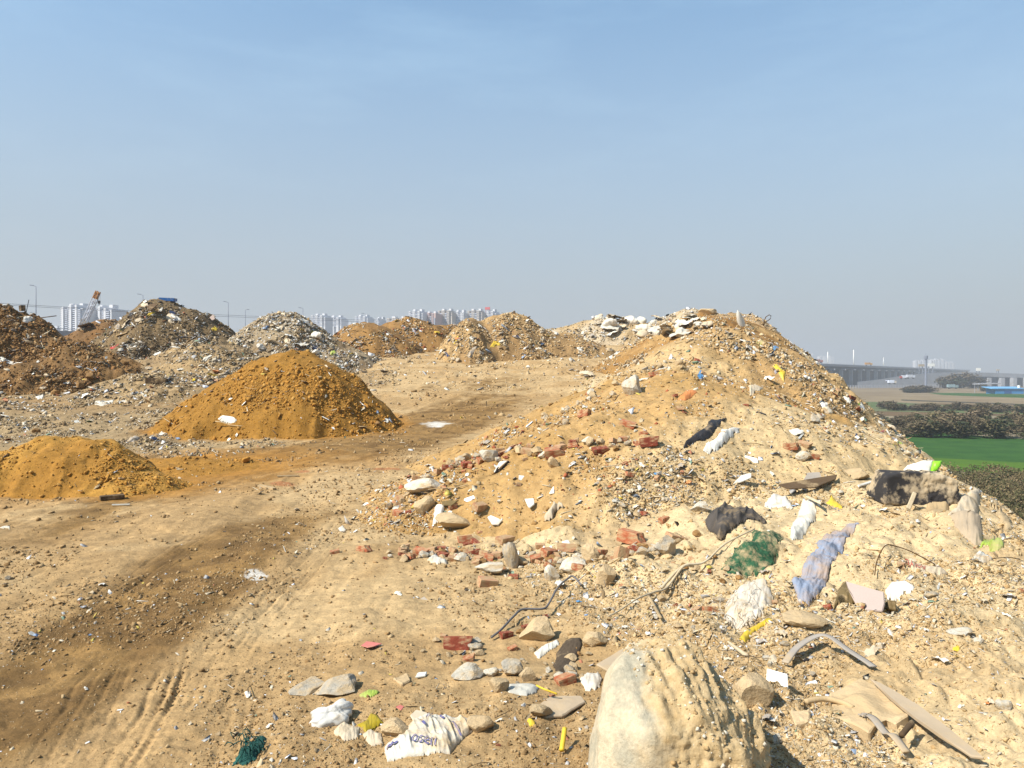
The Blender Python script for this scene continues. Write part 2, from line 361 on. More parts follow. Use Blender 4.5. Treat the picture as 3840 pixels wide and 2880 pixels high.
ad = N(nt, 'ShaderNodeMath', operation='ADD'); nt.links.new(noise(nt, tc, 26, 10, .68), ad.inputs[0]); nt.links.new(mm.outputs[0], ad.inputs[1])
nt.links.new(ad.outputs[0], bn.inputs['Height']); nt.links.new(bn.outputs[0], b_.inputs['Normal'])
SOIL = m
IDX = np.arange(NR * NC).reshape(NR, NC)
QUADS = np.stack([IDX[:-1, :-1], IDX[:-1, 1:], IDX[1:, 1:], IDX[1:, :-1]], -1)
def sheet(name, Z, keep, colv):
    q = QUADS[keep].reshape(-1, 4); used = np.zeros(NR * NC, bool); used[q.ravel()] = True
    mp = np.cumsum(used) - 1
    V = np.c_[Xg.ravel(), Yg.ravel(), Z.ravel()][used]
    return mesh_np(name, V, mp[q], colv.reshape(-1, 3)[used], True, SOIL)
gbury = np.max(np.stack([s for s in SURF[1:]]), 0)
ob('ground', sheet('ground', BASE, np.ones((NR - 1, NC - 1), bool), COLS[0]), label='pale dusty ground of the landfill with a trodden dirt track', kind='structure')
HEAP_OBS = []
for hi, h in enumerate(HEAPS):
    Z = SURF[hi + 1]; k = (BUMPS[hi + 1] > -.12) & (Z > BASE - .35); k = k[:-1, :-1] | k[1:, 1:] | k[:-1, 1:] | k[1:, :-1]
    HEAP_OBS.append(ob(h[0], sheet(h[0], Z, k, COLS[hi + 1]), label=h[1], cat=h[2]))
print('terrain done')
# ------------------------------------------------------------------ materials of the things
MT = dict(
 brick=M('brick_clay', (192, 102, 62), ns=3, var=.3, dust=.46, bump=.5, bs=9, rnd=.22),
 brickd=M('brick_dusty', (204, 132, 90), ns=3, var=.3, dust=.62, bump=.5, bs=9, rnd=.2),
 bricker=M('brick_dark', (160, 76, 50), ns=3, var=.3, dust=.3, bump=.5, bs=9, rnd=.15),
 tan=M('stone_tan', (220, 186, 134), ns=3, var=.26, dust=.5, bump=.8, bs=7, rnd=.16),
 pale=M('stone_pale', (236, 220, 186), ns=3, var=.26, dust=.42, bump=.8, bs=7, rnd=.1),
 grey=M('stone_grey', (198, 182, 152), ns=3, var=.3, dust=.45, bump=.8, bs=7, rnd=.14),
 brown=M('clod_brown', (166, 122, 68), ns=3, var=.3, dust=.1, bump=.6, bs=7, rnd=.2),
 sandc=M('clod_orange', (196, 136, 52), ns=3, var=.2, bump=.5, bs=7, rnd=.12),
 darkc=M('clod_dark', (112, 88, 56), ns=3, var=.3, dust=.1, bump=.6, bs=7, rnd=.2),
 tile=M('glazed_tile', (252, 250, 242), rough=.35, ns=5, var=.06, dust=.04, bump=.0, rnd=.05, spec=.5, k=1.25),
 plaster=M('plaster', (246, 236, 208), ns=5, var=.1, dust=.14, bump=.3, bs=8, rnd=.12),
 white=M('white_plastic', (246, 238, 222), rough=.5, ns=3, var=.12, dust=.26, bump=.15, bs=9, rnd=.08, spec=.4, k=1.5),
 cream=M('cream_plastic', (236, 222, 190), rough=.6, ns=3, var=.14, dust=.25, bump=.2, bs=9, rnd=.12),
 paper=M('dusty_paper', (226, 200, 158), rough=.9, ns=3, var=.14, dust=.25, bump=.2, bs=9, rnd=.12),
 black=M('black_plastic', (52, 48, 46), rough=.5, ns=3, var=.3, dust=.14, bump=.25, bs=8, rnd=.1, k=1.2),
 brownc=M('brown_cloth', (96, 78, 56), rough=.95, ns=4, var=.3, dust=.2, bump=.3, bs=12, rnd=.1),
 blue=M('faded_blue_cloth', (160, 166, 172), rough=.95, ns=7, var=.3, dust=.48, bump=.45, bs=60, rnd=.05, dustc=(196, 164, 132)),
 blues=M('blue_plastic', (96, 156, 190), rough=.5, ns=3, var=.2, dust=.15, bump=.2, bs=9, rnd=.15),
 navy=M('dark_blue_cloth', (48, 62, 88), rough=.9, ns=4, var=.3, dust=.12, bump=.3, bs=10, rnd=.1),
 green=M('dark_green_net', (44, 84, 56), rough=.9, ns=16, var=.4, dust=.36, bump=.8, bs=40, rnd=.05, k=1.2),
 teal=M('teal_net', (30, 74, 66), rough=.8, ns=9, var=.4, dust=.1, bump=.5, bs=30, rnd=.05, k=1.2),
 lime=M('lime_plastic', (138, 206, 34), rough=.4, ns=3, var=.15, dust=.12, bump=.1, rnd=.05, spec=.5, k=1.4),
 limed=M('dusty_lime_plastic', (176, 190, 74), rough=.5, ns=4, var=.15, dust=.35, bump=.15, rnd=.05),
 yellow=M('yellow_plastic', (244, 200, 60), rough=.5, ns=3, var=.15, dust=.15, bump=.15, rnd=.1),
 ochre=M('ochre_plastic', (196, 164, 34), rough=.45, ns=3, var=.2, dust=.1, bump=.15, rnd=.05),
 orange=M('orange_plastic', (226, 140, 74), rough=.6, ns=3, var=.2, dust=.25, bump=.15, rnd=.1),
 pink=M('pink_paper', (226, 130, 108), rough=.7, ns=3, var=.2, dust=.15, bump=.15, rnd=.1),
 red=M('red_scrap', (190, 52, 36), rough=.6, ns=3, var=.2, dust=.1, bump=.15, rnd=.1),
 wood=M('weathered_wood', (206, 172, 120), ns=5, var=.25, dust=.25, bump=.4, bs=12, rnd=.2),
 darkwood=M('dark_wood', (104, 80, 52), ns=5, var=.25, dust=.2, bump=.4, bs=12, rnd=.2),
 board=M('dusty_board', (200, 172, 132), ns=4, var=.10, dust=.25, bump=.15, bs=6, rnd=.06),
 rose=M('rose_grey_board', (204, 178, 154), ns=4, var=.05, dust=.08, bump=.1, bs=6, rnd=.03),
 cardb=M('torn_cardboard', (128, 104, 62), ns=6, var=.3, dust=.15, bump=.6, bs=18, rnd=.05),
 strap=M('grey_plastic_strip', (182, 166, 142), rough=.7, ns=5, var=.12, dust=.35, bump=.15, rnd=.05),
 hose=M('grey_hose', (120, 112, 102), rough=.7, ns=5, var=.15, dust=.18, bump=.2, rnd=.05),
 branch=M('peeled_branch', (224, 198, 152), ns=5, var=.2, dust=.15, bump=.4, bs=10, rnd=.1),
 wire=M('rusty_wire', (106, 72, 36), ns=5, var=.2, bump=.1, rnd=.05),
 boulder=M('boulder_stone', (238, 222, 186), ns=2.2, var=.14, dust=.42, dustc=(216, 178, 120), bump=.7, bs=5, rnd=0, rgb2=(196, 186, 158), ns2=2.4, amt2=.42),
 stained=M('tar_stained_concrete', (206, 178, 134), ns=4, var=.2, dust=.1, bump=.5, bs=8, rnd=0, rgb2=(66, 60, 54), ns2=4.2, amt2=.5),
 sacking=M('cement_sack', (240, 226, 194), rough=.8, ns=5, var=.14, dust=.4, bump=.35, bs=40, rnd=.0),
 ink=M('blue_print', (104, 102, 142), rough=.8, ns=26, var=.3, dust=.4, bump=0, rnd=0), redink=M('red_print', (214, 110, 84), rough=.8, ns=8, var=.15, bump=0, rnd=0),
 tarp=M('black_sheet', (88, 78, 66), rough=.85, ns=3, var=.35, dust=.34, bump=.3, bs=9, rnd=0, dustc=(206, 168, 112)),
 fibre=M('white_fibre', (228, 208, 174), rough=.9, ns=9, var=.25, dust=.3, bump=.2, rnd=0),
 bag=M('pale_bag', (228, 216, 190), rough=.5, ns=2.5, var=.08, dust=.15, bump=.12, bs=7, rnd=.04, spec=.45),
 chips=M('rubble_bits', (200, 170, 120), attr=True, ns=20, var=.18, bump=.4, bs=40, rnd=0),
)
m, nt, b = nmat('boulder_stone_and_soil'); tc = N(nt, 'ShaderNodeTexCoord').outputs['Object']; sp = N(nt, 'ShaderNodeSeparateXYZ'); nt.links.new(tc, sp.inputs[0])
ad = N(nt, 'ShaderNodeMath', operation='ADD'); nt.links.new(sp.outputs[0], ad.inputs[0]); nt.links.new(maprange(nt, noise(nt, tc, 6, 5, .6), 0, 1, -.16, .16), ad.inputs[1])
stone = mixc(nt, maprange(nt, noise(nt, tc, 9, 6), .45, .6, 0, 1), alb((226, 202, 158)), alb((196, 180, 144))); soil = mixc(nt, maprange(nt, noise(nt, tc, 26, 8, .7), .35, .68, 0, 1), alb((206, 168, 110)), alb((228, 194, 138)))
cb = mixc(nt, maprange(nt, ad.outputs[0], -.16, -.08, 0, 1), stone, soil); cb = mixc(nt, 1.0, cb, maprange(nt, noise(nt, tc, 60, 6, .7), .3, .7, .8, 1.18), 'MULTIPLY'); nt.links.new(cb, b.inputs['Base Color']); b.inputs['Roughness'].default_value = .95; b.inputs['Specular IOR Level'].default_value = .15
bn = N(nt, 'ShaderNodeBump'); bn.inputs['Strength'].default_value = .7; bn.inputs['Distance'].default_value = .012; nt.links.new(noise(nt, tc, 45, 9, .7), bn.inputs['Height']); nt.links.new(bn.outputs[0], b.inputs['Normal']); MT['boulder'] = m
# ------------------------------------------------------------------ shape kit
def rock_mesh(name, seed, sub=3, cuts=9, amp=.10, mat=None, smooth=False):
    r = random.Random(seed); bm = bmesh.new(); bmesh.ops.create_icosphere(bm, subdivisions=sub, radius=.62)
    pl = []
    for _ in range(cuts):
        v = Vector((r.uniform(-1, 1), r.uniform(-1, 1), r.uniform(-1, 1))).normalized(); pl.append((v, r.uniform(.34, .52)))
    V = np.array([v.co[:] for v in bm.verts])
    for v, d in pl:
        t = V @ np.array(v) - d; V = V - np.outer(np.clip(t, 0, 9), np.array(v))
    o = r.uniform(0, 50)
    n = fbm(V[:, 0] * 3 + o + V[:, 2] * 2.1, V[:, 1] * 3 - o + V[:, 2] * 1.7, seed, 4) - .5
    V = V * (1 + amp * 2 * n)[:, None]
    ext = V.max(0) - V.min(0); V = (V - (V.max(0) + V.min(0)) / 2) / ext
    for v, c in zip(bm.verts, V): v.co = c
    return bm_mesh(name, bm, mat, smooth)
def brick_mesh(name, seed, mat, length=1.0):
    r = random.Random(seed); bm = bmesh.new(); bmesh.ops.create_cube(bm, size=1.0)
    bmesh.ops.subdivide_edges(bm, edges=bm.edges[:], cuts=5, use_grid_fill=True)
    br = r.uniform(.1, .5); sl1, sl2 = r.uniform(-.5, .5), r.uniform(-.6, .6)
    for v in bm.verts:
        x, y, z = v.co
        lim = .5 - br * .5 + sl1 * y * .5 + sl2 * z * .5 + .10 * (vnoise(y * 5 + seed, z * 5, seed) - .5)
        if x > lim: x = lim - .02 * (x - lim)
        k = sum(abs(abs(c) - .5) < 1e-4 for c in v.co)
        s = 1 - (.02 if k == 2 else .045 if k == 3 else 0)
        n = .05 * (float(vnoise(x * 4 + seed, y * 4 + z * 5, seed + 3)) - .5)
        v.co = Vector((x, y, z)) * (s + n)
    return bm_mesh(name, bm, mat)
def shard_mesh(name, seed, mat, th=.06):
    r = random.Random(seed); k = r.choice((4, 4, 5, 5, 6)); an = sorted(2 * math.pi * (i + r.uniform(-.3, .3)) / k for i in range(k))
    top = [(.5 * r.uniform(.7, 1) * math.cos(a), .5 * r.uniform(.6, 1) * math.sin(a)) for a in an]
    V = [(x, y, th / 2) for x, y in top] + [(x * .98, y * .98, -th / 2) for x, y in top]
    Fs = [tuple(range(k)), tuple(range(2 * k - 1, k - 1, -1))] + [(i, i + k, (i + 1) % k + k, (i + 1) % k) for i in range(k)]
    return mesh_py(name, V, Fs, mat)
def scrap_mesh(name, seed, mat, n=11, wr=.22):
    r = random.Random(seed); V = []; Fs = []
    dx, dy = r.uniform(-1, 1), r.uniform(-1, 1)
    for i in range(n):
        for j in range(n):
            u, v = i / (n - 1) - .5, j / (n - 1) - .5
            e = 1 + .5 * (float(vnoise(math.atan2(v, u) * 1.6 + 9, seed, seed)) - .5); m = max(abs(u), abs(v)) / max(1e-6, math.hypot(u, v))
            x, y = u * e * (m * .7 + .3), v * e * (m * .7 + .3) * .75
            z = wr * (abs(2 * float(vnoise(x * 3.2 + seed, y * 3.2, seed + 1)) - 1) + .5 * abs(2 * float(vnoise(x * 7 + dx * y * 3, y * 6, seed + 2)) - 1)) + .12 * (1 - 4 * (u * u + v * v)) * r.choice((1, 1.0))
            V.append((x, y, z))
    for i in range(n - 1):
        for j in range(n - 1): Fs.append((i * n + j, (i + 1) * n + j, (i + 1) * n + j + 1, i * n + j + 1))
    m = len(V); zc = min(v[2] for v in V); V += [(x, y, z - .03) for x, y, z in V]; Fs += [tuple(q + m for q in reversed(f)) for f in Fs]
    return mesh_py(name, V, Fs, mat, True)
def bag_mesh(name, seed, mat, sub=4):
    bm = bmesh.new(); bmesh.ops.create_icosphere(bm, subdivisions=sub, radius=.5); V = np.array([v.co[:] for v in bm.verts])
    an = np.arctan2(V[:, 1], V[:, 0]); o = seed * 3.7
    f = np.abs(2 * fbm(np.cos(an) * 2.6 + o, np.sin(an) * 2.6 + V[:, 2] * .8, seed, 2) - 1) * .5 + np.abs(2 * fbm(V[:, 0] * 4 + o, V[:, 1] * 4 + V[:, 2] * 3, seed + 4, 3) - 1) * .5
    b = fbm(V[:, 0] * 1.6 + o, V[:, 1] * 1.6 + V[:, 2] * 1.3, seed + 8, 2) - .5
    V = V * (.82 + .42 * f + .9 * b)[:, None]
    V[:, 2] = np.where(V[:, 2] < -.18, -.18 + .2 * (V[:, 2] + .18), V[:, 2])
    ext = V.max(0) - V.min(0); V = (V - (V.max(0) + V.min(0)) / 2) / ext
    for v, c in zip(bm.verts, V): v.co = c
    return bm_mesh(name, bm, mat, True)
def stick_mesh(name, seed, mat):
    r = random.Random(seed); P = [(x - .5, .05 * math.sin(x * 4 + seed) + r.uniform(-.012, .012), .03 * math.sin(x * 5 + seed * 2)) for x in np.linspace(0, 1, 9)]
    return tube_mesh(name, P, .018, mat, 5, lambda t: 1.1 - .5 * t)
def plank_mesh(name, seed, mat):
    r = random.Random(seed); bm = bmesh.new(); bm_box(bm, (0, 0, 0), (1, .10, .035)); bmesh.ops.subdivide_edges(bm, edges=[e for e in bm.edges if abs(e.verts[0].co.x - e.verts[1].co.x) > .5], cuts=6)
    for v in bm.verts: v.co.z += .02 * math.sin(v.co.x * 5 + seed); v.co.y += r.uniform(-.008, .008); v.co.x *= 1 + r.uniform(-.03, .03)
    return bm_mesh(name, bm, mat)
def curl_mesh(name, seed, mat):
    r = random.Random(seed); a = r.uniform(0, 6); P = []; x = y = 0
    for i in range(22): a += r.uniform(-.2, .55) if i < 12 else r.uniform(-.5, .25); x += .06 * math.cos(a); y += .06 * math.sin(a); P.append((x, y, .05 + .07 * math.sin(i * .5 + seed)))
    return tube_mesh(name, P, .009, mat, 5)
PR = {}
def proto(kind, mat, i):
    k = (kind, mat, i)
    if k not in PR:
        m = MT[mat]; sd = i * 17 + 3
        PR[k] = {'rock': lambda: rock_mesh('stone', sd, 3, 12, .15, m), 'brick': lambda: brick_mesh('brick', sd, m), 'shard': lambda: shard_mesh('shard', sd, m), 'scrap': lambda: scrap_mesh('scrap', sd, m),
                 'bag': lambda: bag_mesh('bag', sd, m), 'curl': lambda: curl_mesh('wire', sd, m), 'stick': lambda: stick_mesh('stick', sd, m), 'plank': lambda: plank_mesh('plank', sd, m)}[kind]()
    return PR[k]
def bbox_place(x0, y0, x1, y1, dr=.8):
    p = hit1((x0 + x1) / 2, y1 - .22 * (y1 - y0), True); d = p[1]; w = (x1 - x0) / 2800 * d; t = max(.02, -p[2] / d)
    dep = w * dr; h = max(.3 * w, (y1 - y0) / 2800 * d - dep * t * .8)
    return Vector((p[0], d + dep * .25, float(samp(HF, p[0], d + dep * .25)))), (w, dep, h)
def lump(name, bb, kind, mat, i=0, label=None, cat=None, group=None, sink=.32, rz=None, tilt=.25, dr=.8, me=None, stretch=1.08):
    c, (w, d, h) = bbox_place(*bb, dr=dr); r = random.Random(int(bb[0] * 7 + bb[1]))
    sz = (w * stretch, d * stretch, h * 1.15)
    rz = r.uniform(-.5, .5) if rz is None else rz
    return ob(name, me or proto(kind, mat, i), loc=(c.x, c.y, c.z + h * (.5 - sink * .5)), rot=(r.uniform(-tilt, tilt), r.uniform(-tilt, tilt), rz), scale=sz, label=label, cat=cat, group=group)
def brick_at(bb, mat='brick', i=0, label=None, group=None, up=False):
    c, (w, d, h) = bbox_place(*bb); r = random.Random(int(bb[0] * 5 + bb[1] * 3)); L = max(w, .6 * h) * 1.1
    sz = (L, max(L * .5, .5 * h), max(.5 * h, L * .42)) if not up else (h * 1.2, w * .8, w * .8)
    rot = (r.uniform(-.35, .35), r.uniform(-.35, .35), r.uniform(-.9, .9)) if not up else (r.uniform(-.2, .2), -1.35, r.uniform(-.4, .4))
    return ob('broken_brick', proto('brick', mat, i % 7), loc=(c.x, c.y, c.z + sz[2] * .3), rot=rot, scale=sz, label=label, cat='brick', group=group)
def pip(px, py, poly):
    ins = np.zeros(np.shape(px), bool); n = len(poly); d = np.full(np.shape(px), 1e9)
    for i in range(n):
        x0, y0 = poly[i]; x1, y1 = poly[(i + 1) % n]
        c = ((y0 > py) != (y1 > py)) & (px < (x1 - x0) * (py - y0) / ((y1 - y0) if y1 != y0 else 1e-9) + x0); ins ^= c
        t = np.clip(((px - x0) * (x1 - x0) + (py - y0) * (y1 - y0)) / max(1e-9, (x1 - x0) ** 2 + (y1 - y0) ** 2), 0, 1)
        d = np.minimum(d, np.hypot(px - x0 - t * (x1 - x0), py - y0 - t * (y1 - y0)))
    return ins, d
def blanket(name, poly, mat, puff=.04, fold=.03, fwl=26, fang=0, lift=.006, step=3.2, seed=1, rag=3, up=None, **kw):
    """A cloth or sheet lying over the rubble with the outline POLY; up = extra height as a function of outline pixels."""
    P = np.array(poly, float); xs = np.arange(P[:, 0].min() - 4, P[:, 0].max() + 4 + step, step); ys = np.arange(P[:, 1].min() - 4, P[:, 1].max() + 4 + step, step)
    c, s = math.cos(RAD(fang)), math.sin(RAD(fang))
    gx, gy = np.meshgrid(xs, ys); ins, dist = pip(gx + rag * 2 * (vnoise(gx / 9, gy / 9, seed + 50) - .5), gy + rag * 2 * (vnoise(gx / 9, gy / 9, seed + 51) - .5), poly)
    dm = max(1., dist[ins].max() if ins.any() else 1.)
    dme = float(np.nanmedian(hit(gx[ins], gy[ins], True)[:, 1])) if ins.any() else 5.
    fwl = fwl * .7; fold = min(fold, .30 * fwl * dme / 2800); puff = min(puff, .26 * dm * dme / 2800); HX = HC if dme < 20 else HF; puff *= .6
    def surf(x, y, extra=0.):
        p = hit(x, y, True); _, dd = pip(x, y, poly)
        a, b = (x * c + y * s) / fwl, (-x * s + y * c) / (fwl * 3.2)
        f = 1.3 * (1 - np.abs(2 * vnoise(a + .9 * vnoise(x / 40, y / 40, seed + 3), b, seed) - 1)) ** 1.8 + .7 * (1 - np.abs(2 * vnoise(a * 2.1 + 4, b * 3.4, seed + 1) - 1)) ** 2 + .35 * vnoise(a * 5, b * 9, seed + 2)
        qx, qy = np.nan_to_num(p[:, 0]), np.clip(np.nan_to_num(p[:, 1], nan=5), .8, 130); kk = np.clip(dd / max(6., .5 * dm), 0, 1)
        z = samp(HF, qx, qy) * (1 - kk) + samp(HX, qx, qy) * kk + lift * (.3 + .7 * kk) + puff * np.sqrt(np.clip(dd / dm, 0, 1)) + fold * f * np.clip(dd / 12, .04, 1) + extra
        if up is not None: z = z + up(x, y)
        return np.c_[p[:, 0], p[:, 1], z]
    W = surf(gx.ravel(), gy.ravel()); H_, W_ = gx.shape; ok = ins & ~np.isnan(W[:, 0]).reshape(H_, W_)
    q = ok[:-1, :-1] & ok[1:, :-1] & ok[:-1, 1:] & ok[1:, 1:]
    I = np.arange(H_ * W_).reshape(H_, W_); fq = np.stack([I[1:, :-1], I[1:, 1:], I[:-1, 1:], I[:-1, :-1]], -1)[q]
    used = np.zeros(H_ * W_, bool); used[fq.ravel()] = True; mp = np.cumsum(used) - 1; V = W[used]; fq = mp[fq]
    # rim turned down into the ground
    ed = {}
    for f in fq.tolist():
        for k in range(4):
            e = (f[k], f[(k + 1) % 4])
            if (e[1], e[0]) in ed: del ed[(e[1], e[0])]
            else: ed[e] = 1
    bnd = sorted({v for e in ed for v in e}); mpb = {v: len(V) + i for i, v in enumerate(bnd)}
    rim = V[bnd].copy(); rim[:, 2] -= .012
    Fs = [tuple(f) for f in fq.tolist()] + [(b, a, mpb[a], mpb[b]) for a, b in ed]
    me = mesh_py(name, np.vstack([V, rim]), Fs, MT[mat], True)
    return ob(name, me, **kw), surf
def slab(name, poly, mat, th, base=None, normal=None, lift=.03, parent=None, **kw):
    """A flat board or stone with the outline POLY lying in the plane through the ground at BASE."""
    bx = base or (sum(p[0] for p in poly) / len(poly), sum(p[1] for p in poly) / len(poly)); g = hit1(*bx, True); p0 = Vector((g[0], g[1], float(samp(HM, g[0], g[1])) + lift))
    n = Vector(normal).normalized() if normal else gnormal(g[0], g[1]); V = []
    for x, y in poly:
        s, e = se(x, y); d = Vector((float(s), 1, float(e))); t = p0.dot(n) / d.dot(n); V.append(d * t)
    if (V[1] - V[0]).cross(V[2] - V[1]).dot(n) < 0: V.reverse()
    k = len(V); bm = bmesh.new(); vs = [bm.verts.new(v) for v in V]; vb = [bm.verts.new(v - n * th) for v in V]
    bm.faces.new(vs); bm.faces.new(vb[::-1])
    for i in range(k): bm.faces.new((vs[i], vb[i], vb[(i + 1) % k], vs[(i + 1) % k]))
    bmesh.ops.bevel(bm, geom=bm.edges[:], offset=min(.006, th * .3), segments=1, affect='EDGES')
    bmesh.ops.triangulate(bm, faces=[f for f in bm.faces if len(f.verts) > 4])
    if mat in ('tan', 'grey', 'pale', 'board', 'cardb', 'plaster'):
        sz = max((a - b).length for a in V for b in V); am = min(th * .5, .03 * sz) * (1.6 if mat in ('tan', 'grey', 'pale') else .8)
        for _ in range(4): bmesh.ops.subdivide_edges(bm, edges=[e for e in bm.edges if e.calc_length() > sz / 14], cuts=1); bmesh.ops.triangulate(bm, faces=[f for f in bm.faces if len(f.verts) > 3])
        for v in bm.verts:
            c_ = v.co / sz * 5; q1 = float(fbm(c_.x + c_.z, c_.y - c_.z * .7, 5, 3)) - .5; q2 = float(fbm(c_.x * 1.3 + 9, c_.z * 1.4 + c_.y, 6, 3)) - .5
            v.co += n * am * q1 * 1.6 + Vector((q2, q1, -q2)) * am * .8
    return ob(name, bm_mesh(name, bm, MT[mat]), parent=parent, **kw)
def film(name, poly, mat, base, normal, wr=.03, fwl=30, fang=0, step=3.0, seed=1, lift=0., parent=None, **kw):
    """A stiff crumpled film or bag standing up from the ground at BASE in a tilted plane."""
    P = np.array(poly, float); g = hit1(*base, True); p0 = np.array((g[0], g[1], float(samp(HF, g[0], g[1])) + lift)); n = np.array(Vector(normal).normalized())
    gx, gy = np.meshgrid(np.arange(P[:, 0].min(), P[:, 0].max() + step, step), np.arange(P[:, 1].min(), P[:, 1].max() + step, step)); ins, dd = pip(gx + 3 * (vnoise(gx / 8, gy / 8, seed) - .5), gy + 3 * (vnoise(gx / 8, gy / 8, seed + 1) - .5), poly)
    s, e = se(gx, gy); D = np.stack([s, np.ones_like(s), e], -1); t = (p0 @ n) / (D @ n); W = D * t[..., None]; c, sn = math.cos(RAD(fang)), math.sin(RAD(fang))
    f = (1 - np.abs(2 * vnoise((gx * c + gy * sn) / fwl, (-gx * sn + gy * c) / (fwl * 3), seed + 2) - 1)) ** 1.6 + .5 * vnoise((gx * c + gy * sn) / fwl * 2.3, (-gx * sn + gy * c) / fwl, seed + 3)
    W = W + n * (wr * f * np.clip(dd / 8, .15, 1) + wr * 2 * np.sqrt(np.clip(dd / max(1, dd[ins].max()), 0, 1)))[..., None]
    B = W - n * (wr * .6 + wr * 2.6 * np.sqrt(np.clip(dd / max(1, dd[ins].max()), 0, 1)))[..., None]
    q = ins[:-1, :-1] & ins[1:, :-1] & ins[:-1, 1:] & ins[1:, 1:]; h, w = gx.shape; I = np.arange(h * w).reshape(h, w); fq = np.stack([I[1:, :-1], I[1:, 1:], I[:-1, 1:], I[:-1, :-1]], -1)[q]; ed = set()
    for r_ in fq.tolist():
        for k in range(4): ed.symmetric_difference_update({(min(r_[k], r_[(k + 1) % 4]), max(r_[k], r_[(k + 1) % 4]))})
    used = np.zeros(h * w, bool); used[fq.ravel()] = True; mp = np.cumsum(used) - 1; V = np.vstack([W.reshape(-1, 3)[used], B.reshape(-1, 3)[used]]); nu = used.sum()
    Fs = [tuple(mp[r_]) for r_ in fq] + [tuple(mp[r_][::-1] + nu) for r_ in fq] + [(mp[i], mp[j], mp[j] + nu, mp[i] + nu) for i, j in ed]
    return ob(name, mesh_py(name, V, [tuple(int(q_) for q_ in f_) for f_ in Fs], MT[mat], True), parent=parent, **kw)
def cord(name, pts, r, mat, lift=.01, h=None, flat=1.0, taper=None, smoothn=6, **kw):
    P = [hit1(x, y, True) for x, y in pts]; P = [Vector((p[0], p[1], float(samp(HM, p[0], p[1])) + lift + (h[i] if h else 0))) for i, p in enumerate(P)]
    Q = []
    for i in range(len(P) - 1):
        a, b, c, d = P[max(i - 1, 0)], P[i], P[i + 1], P[min(i + 2, len(P) - 1)]
        for k in range(smoothn):
            t = k / smoothn; Q.append(.5 * ((2 * b) + (c - a) * t + (2 * a - 5 * b + 4 * c - d) * t * t + (3 * b - a - 3 * c + d) * t ** 3))
    Q.append(P[-1])
    return ob(name, tube_mesh(name, Q, r, MT[mat], 7, taper, flat), **kw)
def letters(text, at, size, ang, surf, mat, parent, name='printed_word', slant=0):
    cu = bpy.data.curves.new('type', 'FONT'); cu.body = text; cu.align_x = 'CENTER'; cu.align_y = 'CENTER'; cu.size = size; cu.resolution_u = 3
    t = bpy.data.objects.new('type', cu); C.objects.link(t); dg = bpy.context.evaluated_depsgraph_get(); me = bpy.data.meshes.new_from_object(t.evaluated_get(dg)); bpy.data.objects.remove(t)
    bm = bmesh.new(); bm.from_mesh(me); bmesh.ops.triangulate(bm, faces=bm.faces[:]); bmesh.ops.subdivide_edges(bm, edges=[e for e in bm.edges if e.calc_length() > size * .2], cuts=1)
    V = np.array([v.co[:] for v in bm.verts]); c, s = math.cos(RAD(ang)), math.sin(RAD(ang)); X = V[:, 0] + slant * V[:, 1]; Y = -V[:, 1]
    px_ = at[0] + X * c - Y * s; py_ = at[1] + X * s + Y * c; W = surf(px_, py_, .008)
    for v, w in zip(bm.verts, W): v.co = w
    return ob(name, bm_mesh(name, bm, MT[mat]), parent=parent)
# ------------------------------------------------------------------ the things one can point at in the near and middle ground
def hull_rock(name, pts, mat, edge=.02, am=.03, seed=1, **kw):
    bm = bmesh.new(); [bm.verts.new(p) for p in pts]; bmesh.ops.convex_hull(bm, input=bm.verts[:]); bmesh.ops.delete(bm, geom=[v for v in bm.verts if not v.link_faces], context='VERTS')
    m0 = bm_mesh(name, bm); o = bpy.data.objects.new(name, m0); C.objects.link(o); md = o.modifiers.new('remesh', 'REMESH'); md.mode = 'VOXEL'; md.voxel_size = edge
    m1 = bpy.data.meshes.new_from_object(o.evaluated_get(bpy.context.evaluated_depsgraph_get())); bpy.data.objects.remove(o); bpy.data.meshes.remove(m0)
    bm = bmesh.new(); bm.from_mesh(m1); bpy.data.meshes.remove(m1)
    for _ in range(3): bmesh.ops.smooth_vert(bm, verts=bm.verts[:], factor=.5, use_axis_x=True, use_axis_y=True, use_axis_z=True)
    bm.normal_update(); V = np.array([v.co[:] for v in bm.verts]); Nn = np.array([v.normal[:] for v in bm.verts]); x, y, z = V.T
    rg = sst(-.16, -.02, x + .25 * (fbm(z * 6, y * 6, 8, 2) - .5) - .12 * np.abs(z - .25))          # the soil caked on it is rougher than the bare stone at its left
    n = 2.4 * (fbm(x * 4 + seed + y * 2, z * 4 - y * 2, seed, 3) - .5) + rg * (1.5 * (np.abs(2 * fbm(x * 9 - y * 3, z * 6 + y * 4, seed + 5, 4) - 1) - .3) + 1.5 * np.clip(.7 - worley(x * 13 + y * 3, z * 13 - y * 5, seed), 0, 1) * (.3 + 1.4 * vnoise(x * 7 + 3, z * 7 + y * 4, seed + 2)) + .8 * np.clip(.6 - worley(x * 34 + y * 3, z * 34 - y * 5, seed + 1), 0, 1)) + (.12 + .5 * rg) * (vnoise(x * 70 + y * 17, z * 70 - y * 31, seed + 9) - .5)
    V = V + Nn * (am * n)[:, None]
    for v, c in zip(bm.verts, V): v.co = c
    return ob(name, bm_mesh(name, bm, MT[mat], True), **kw)
q = .00100
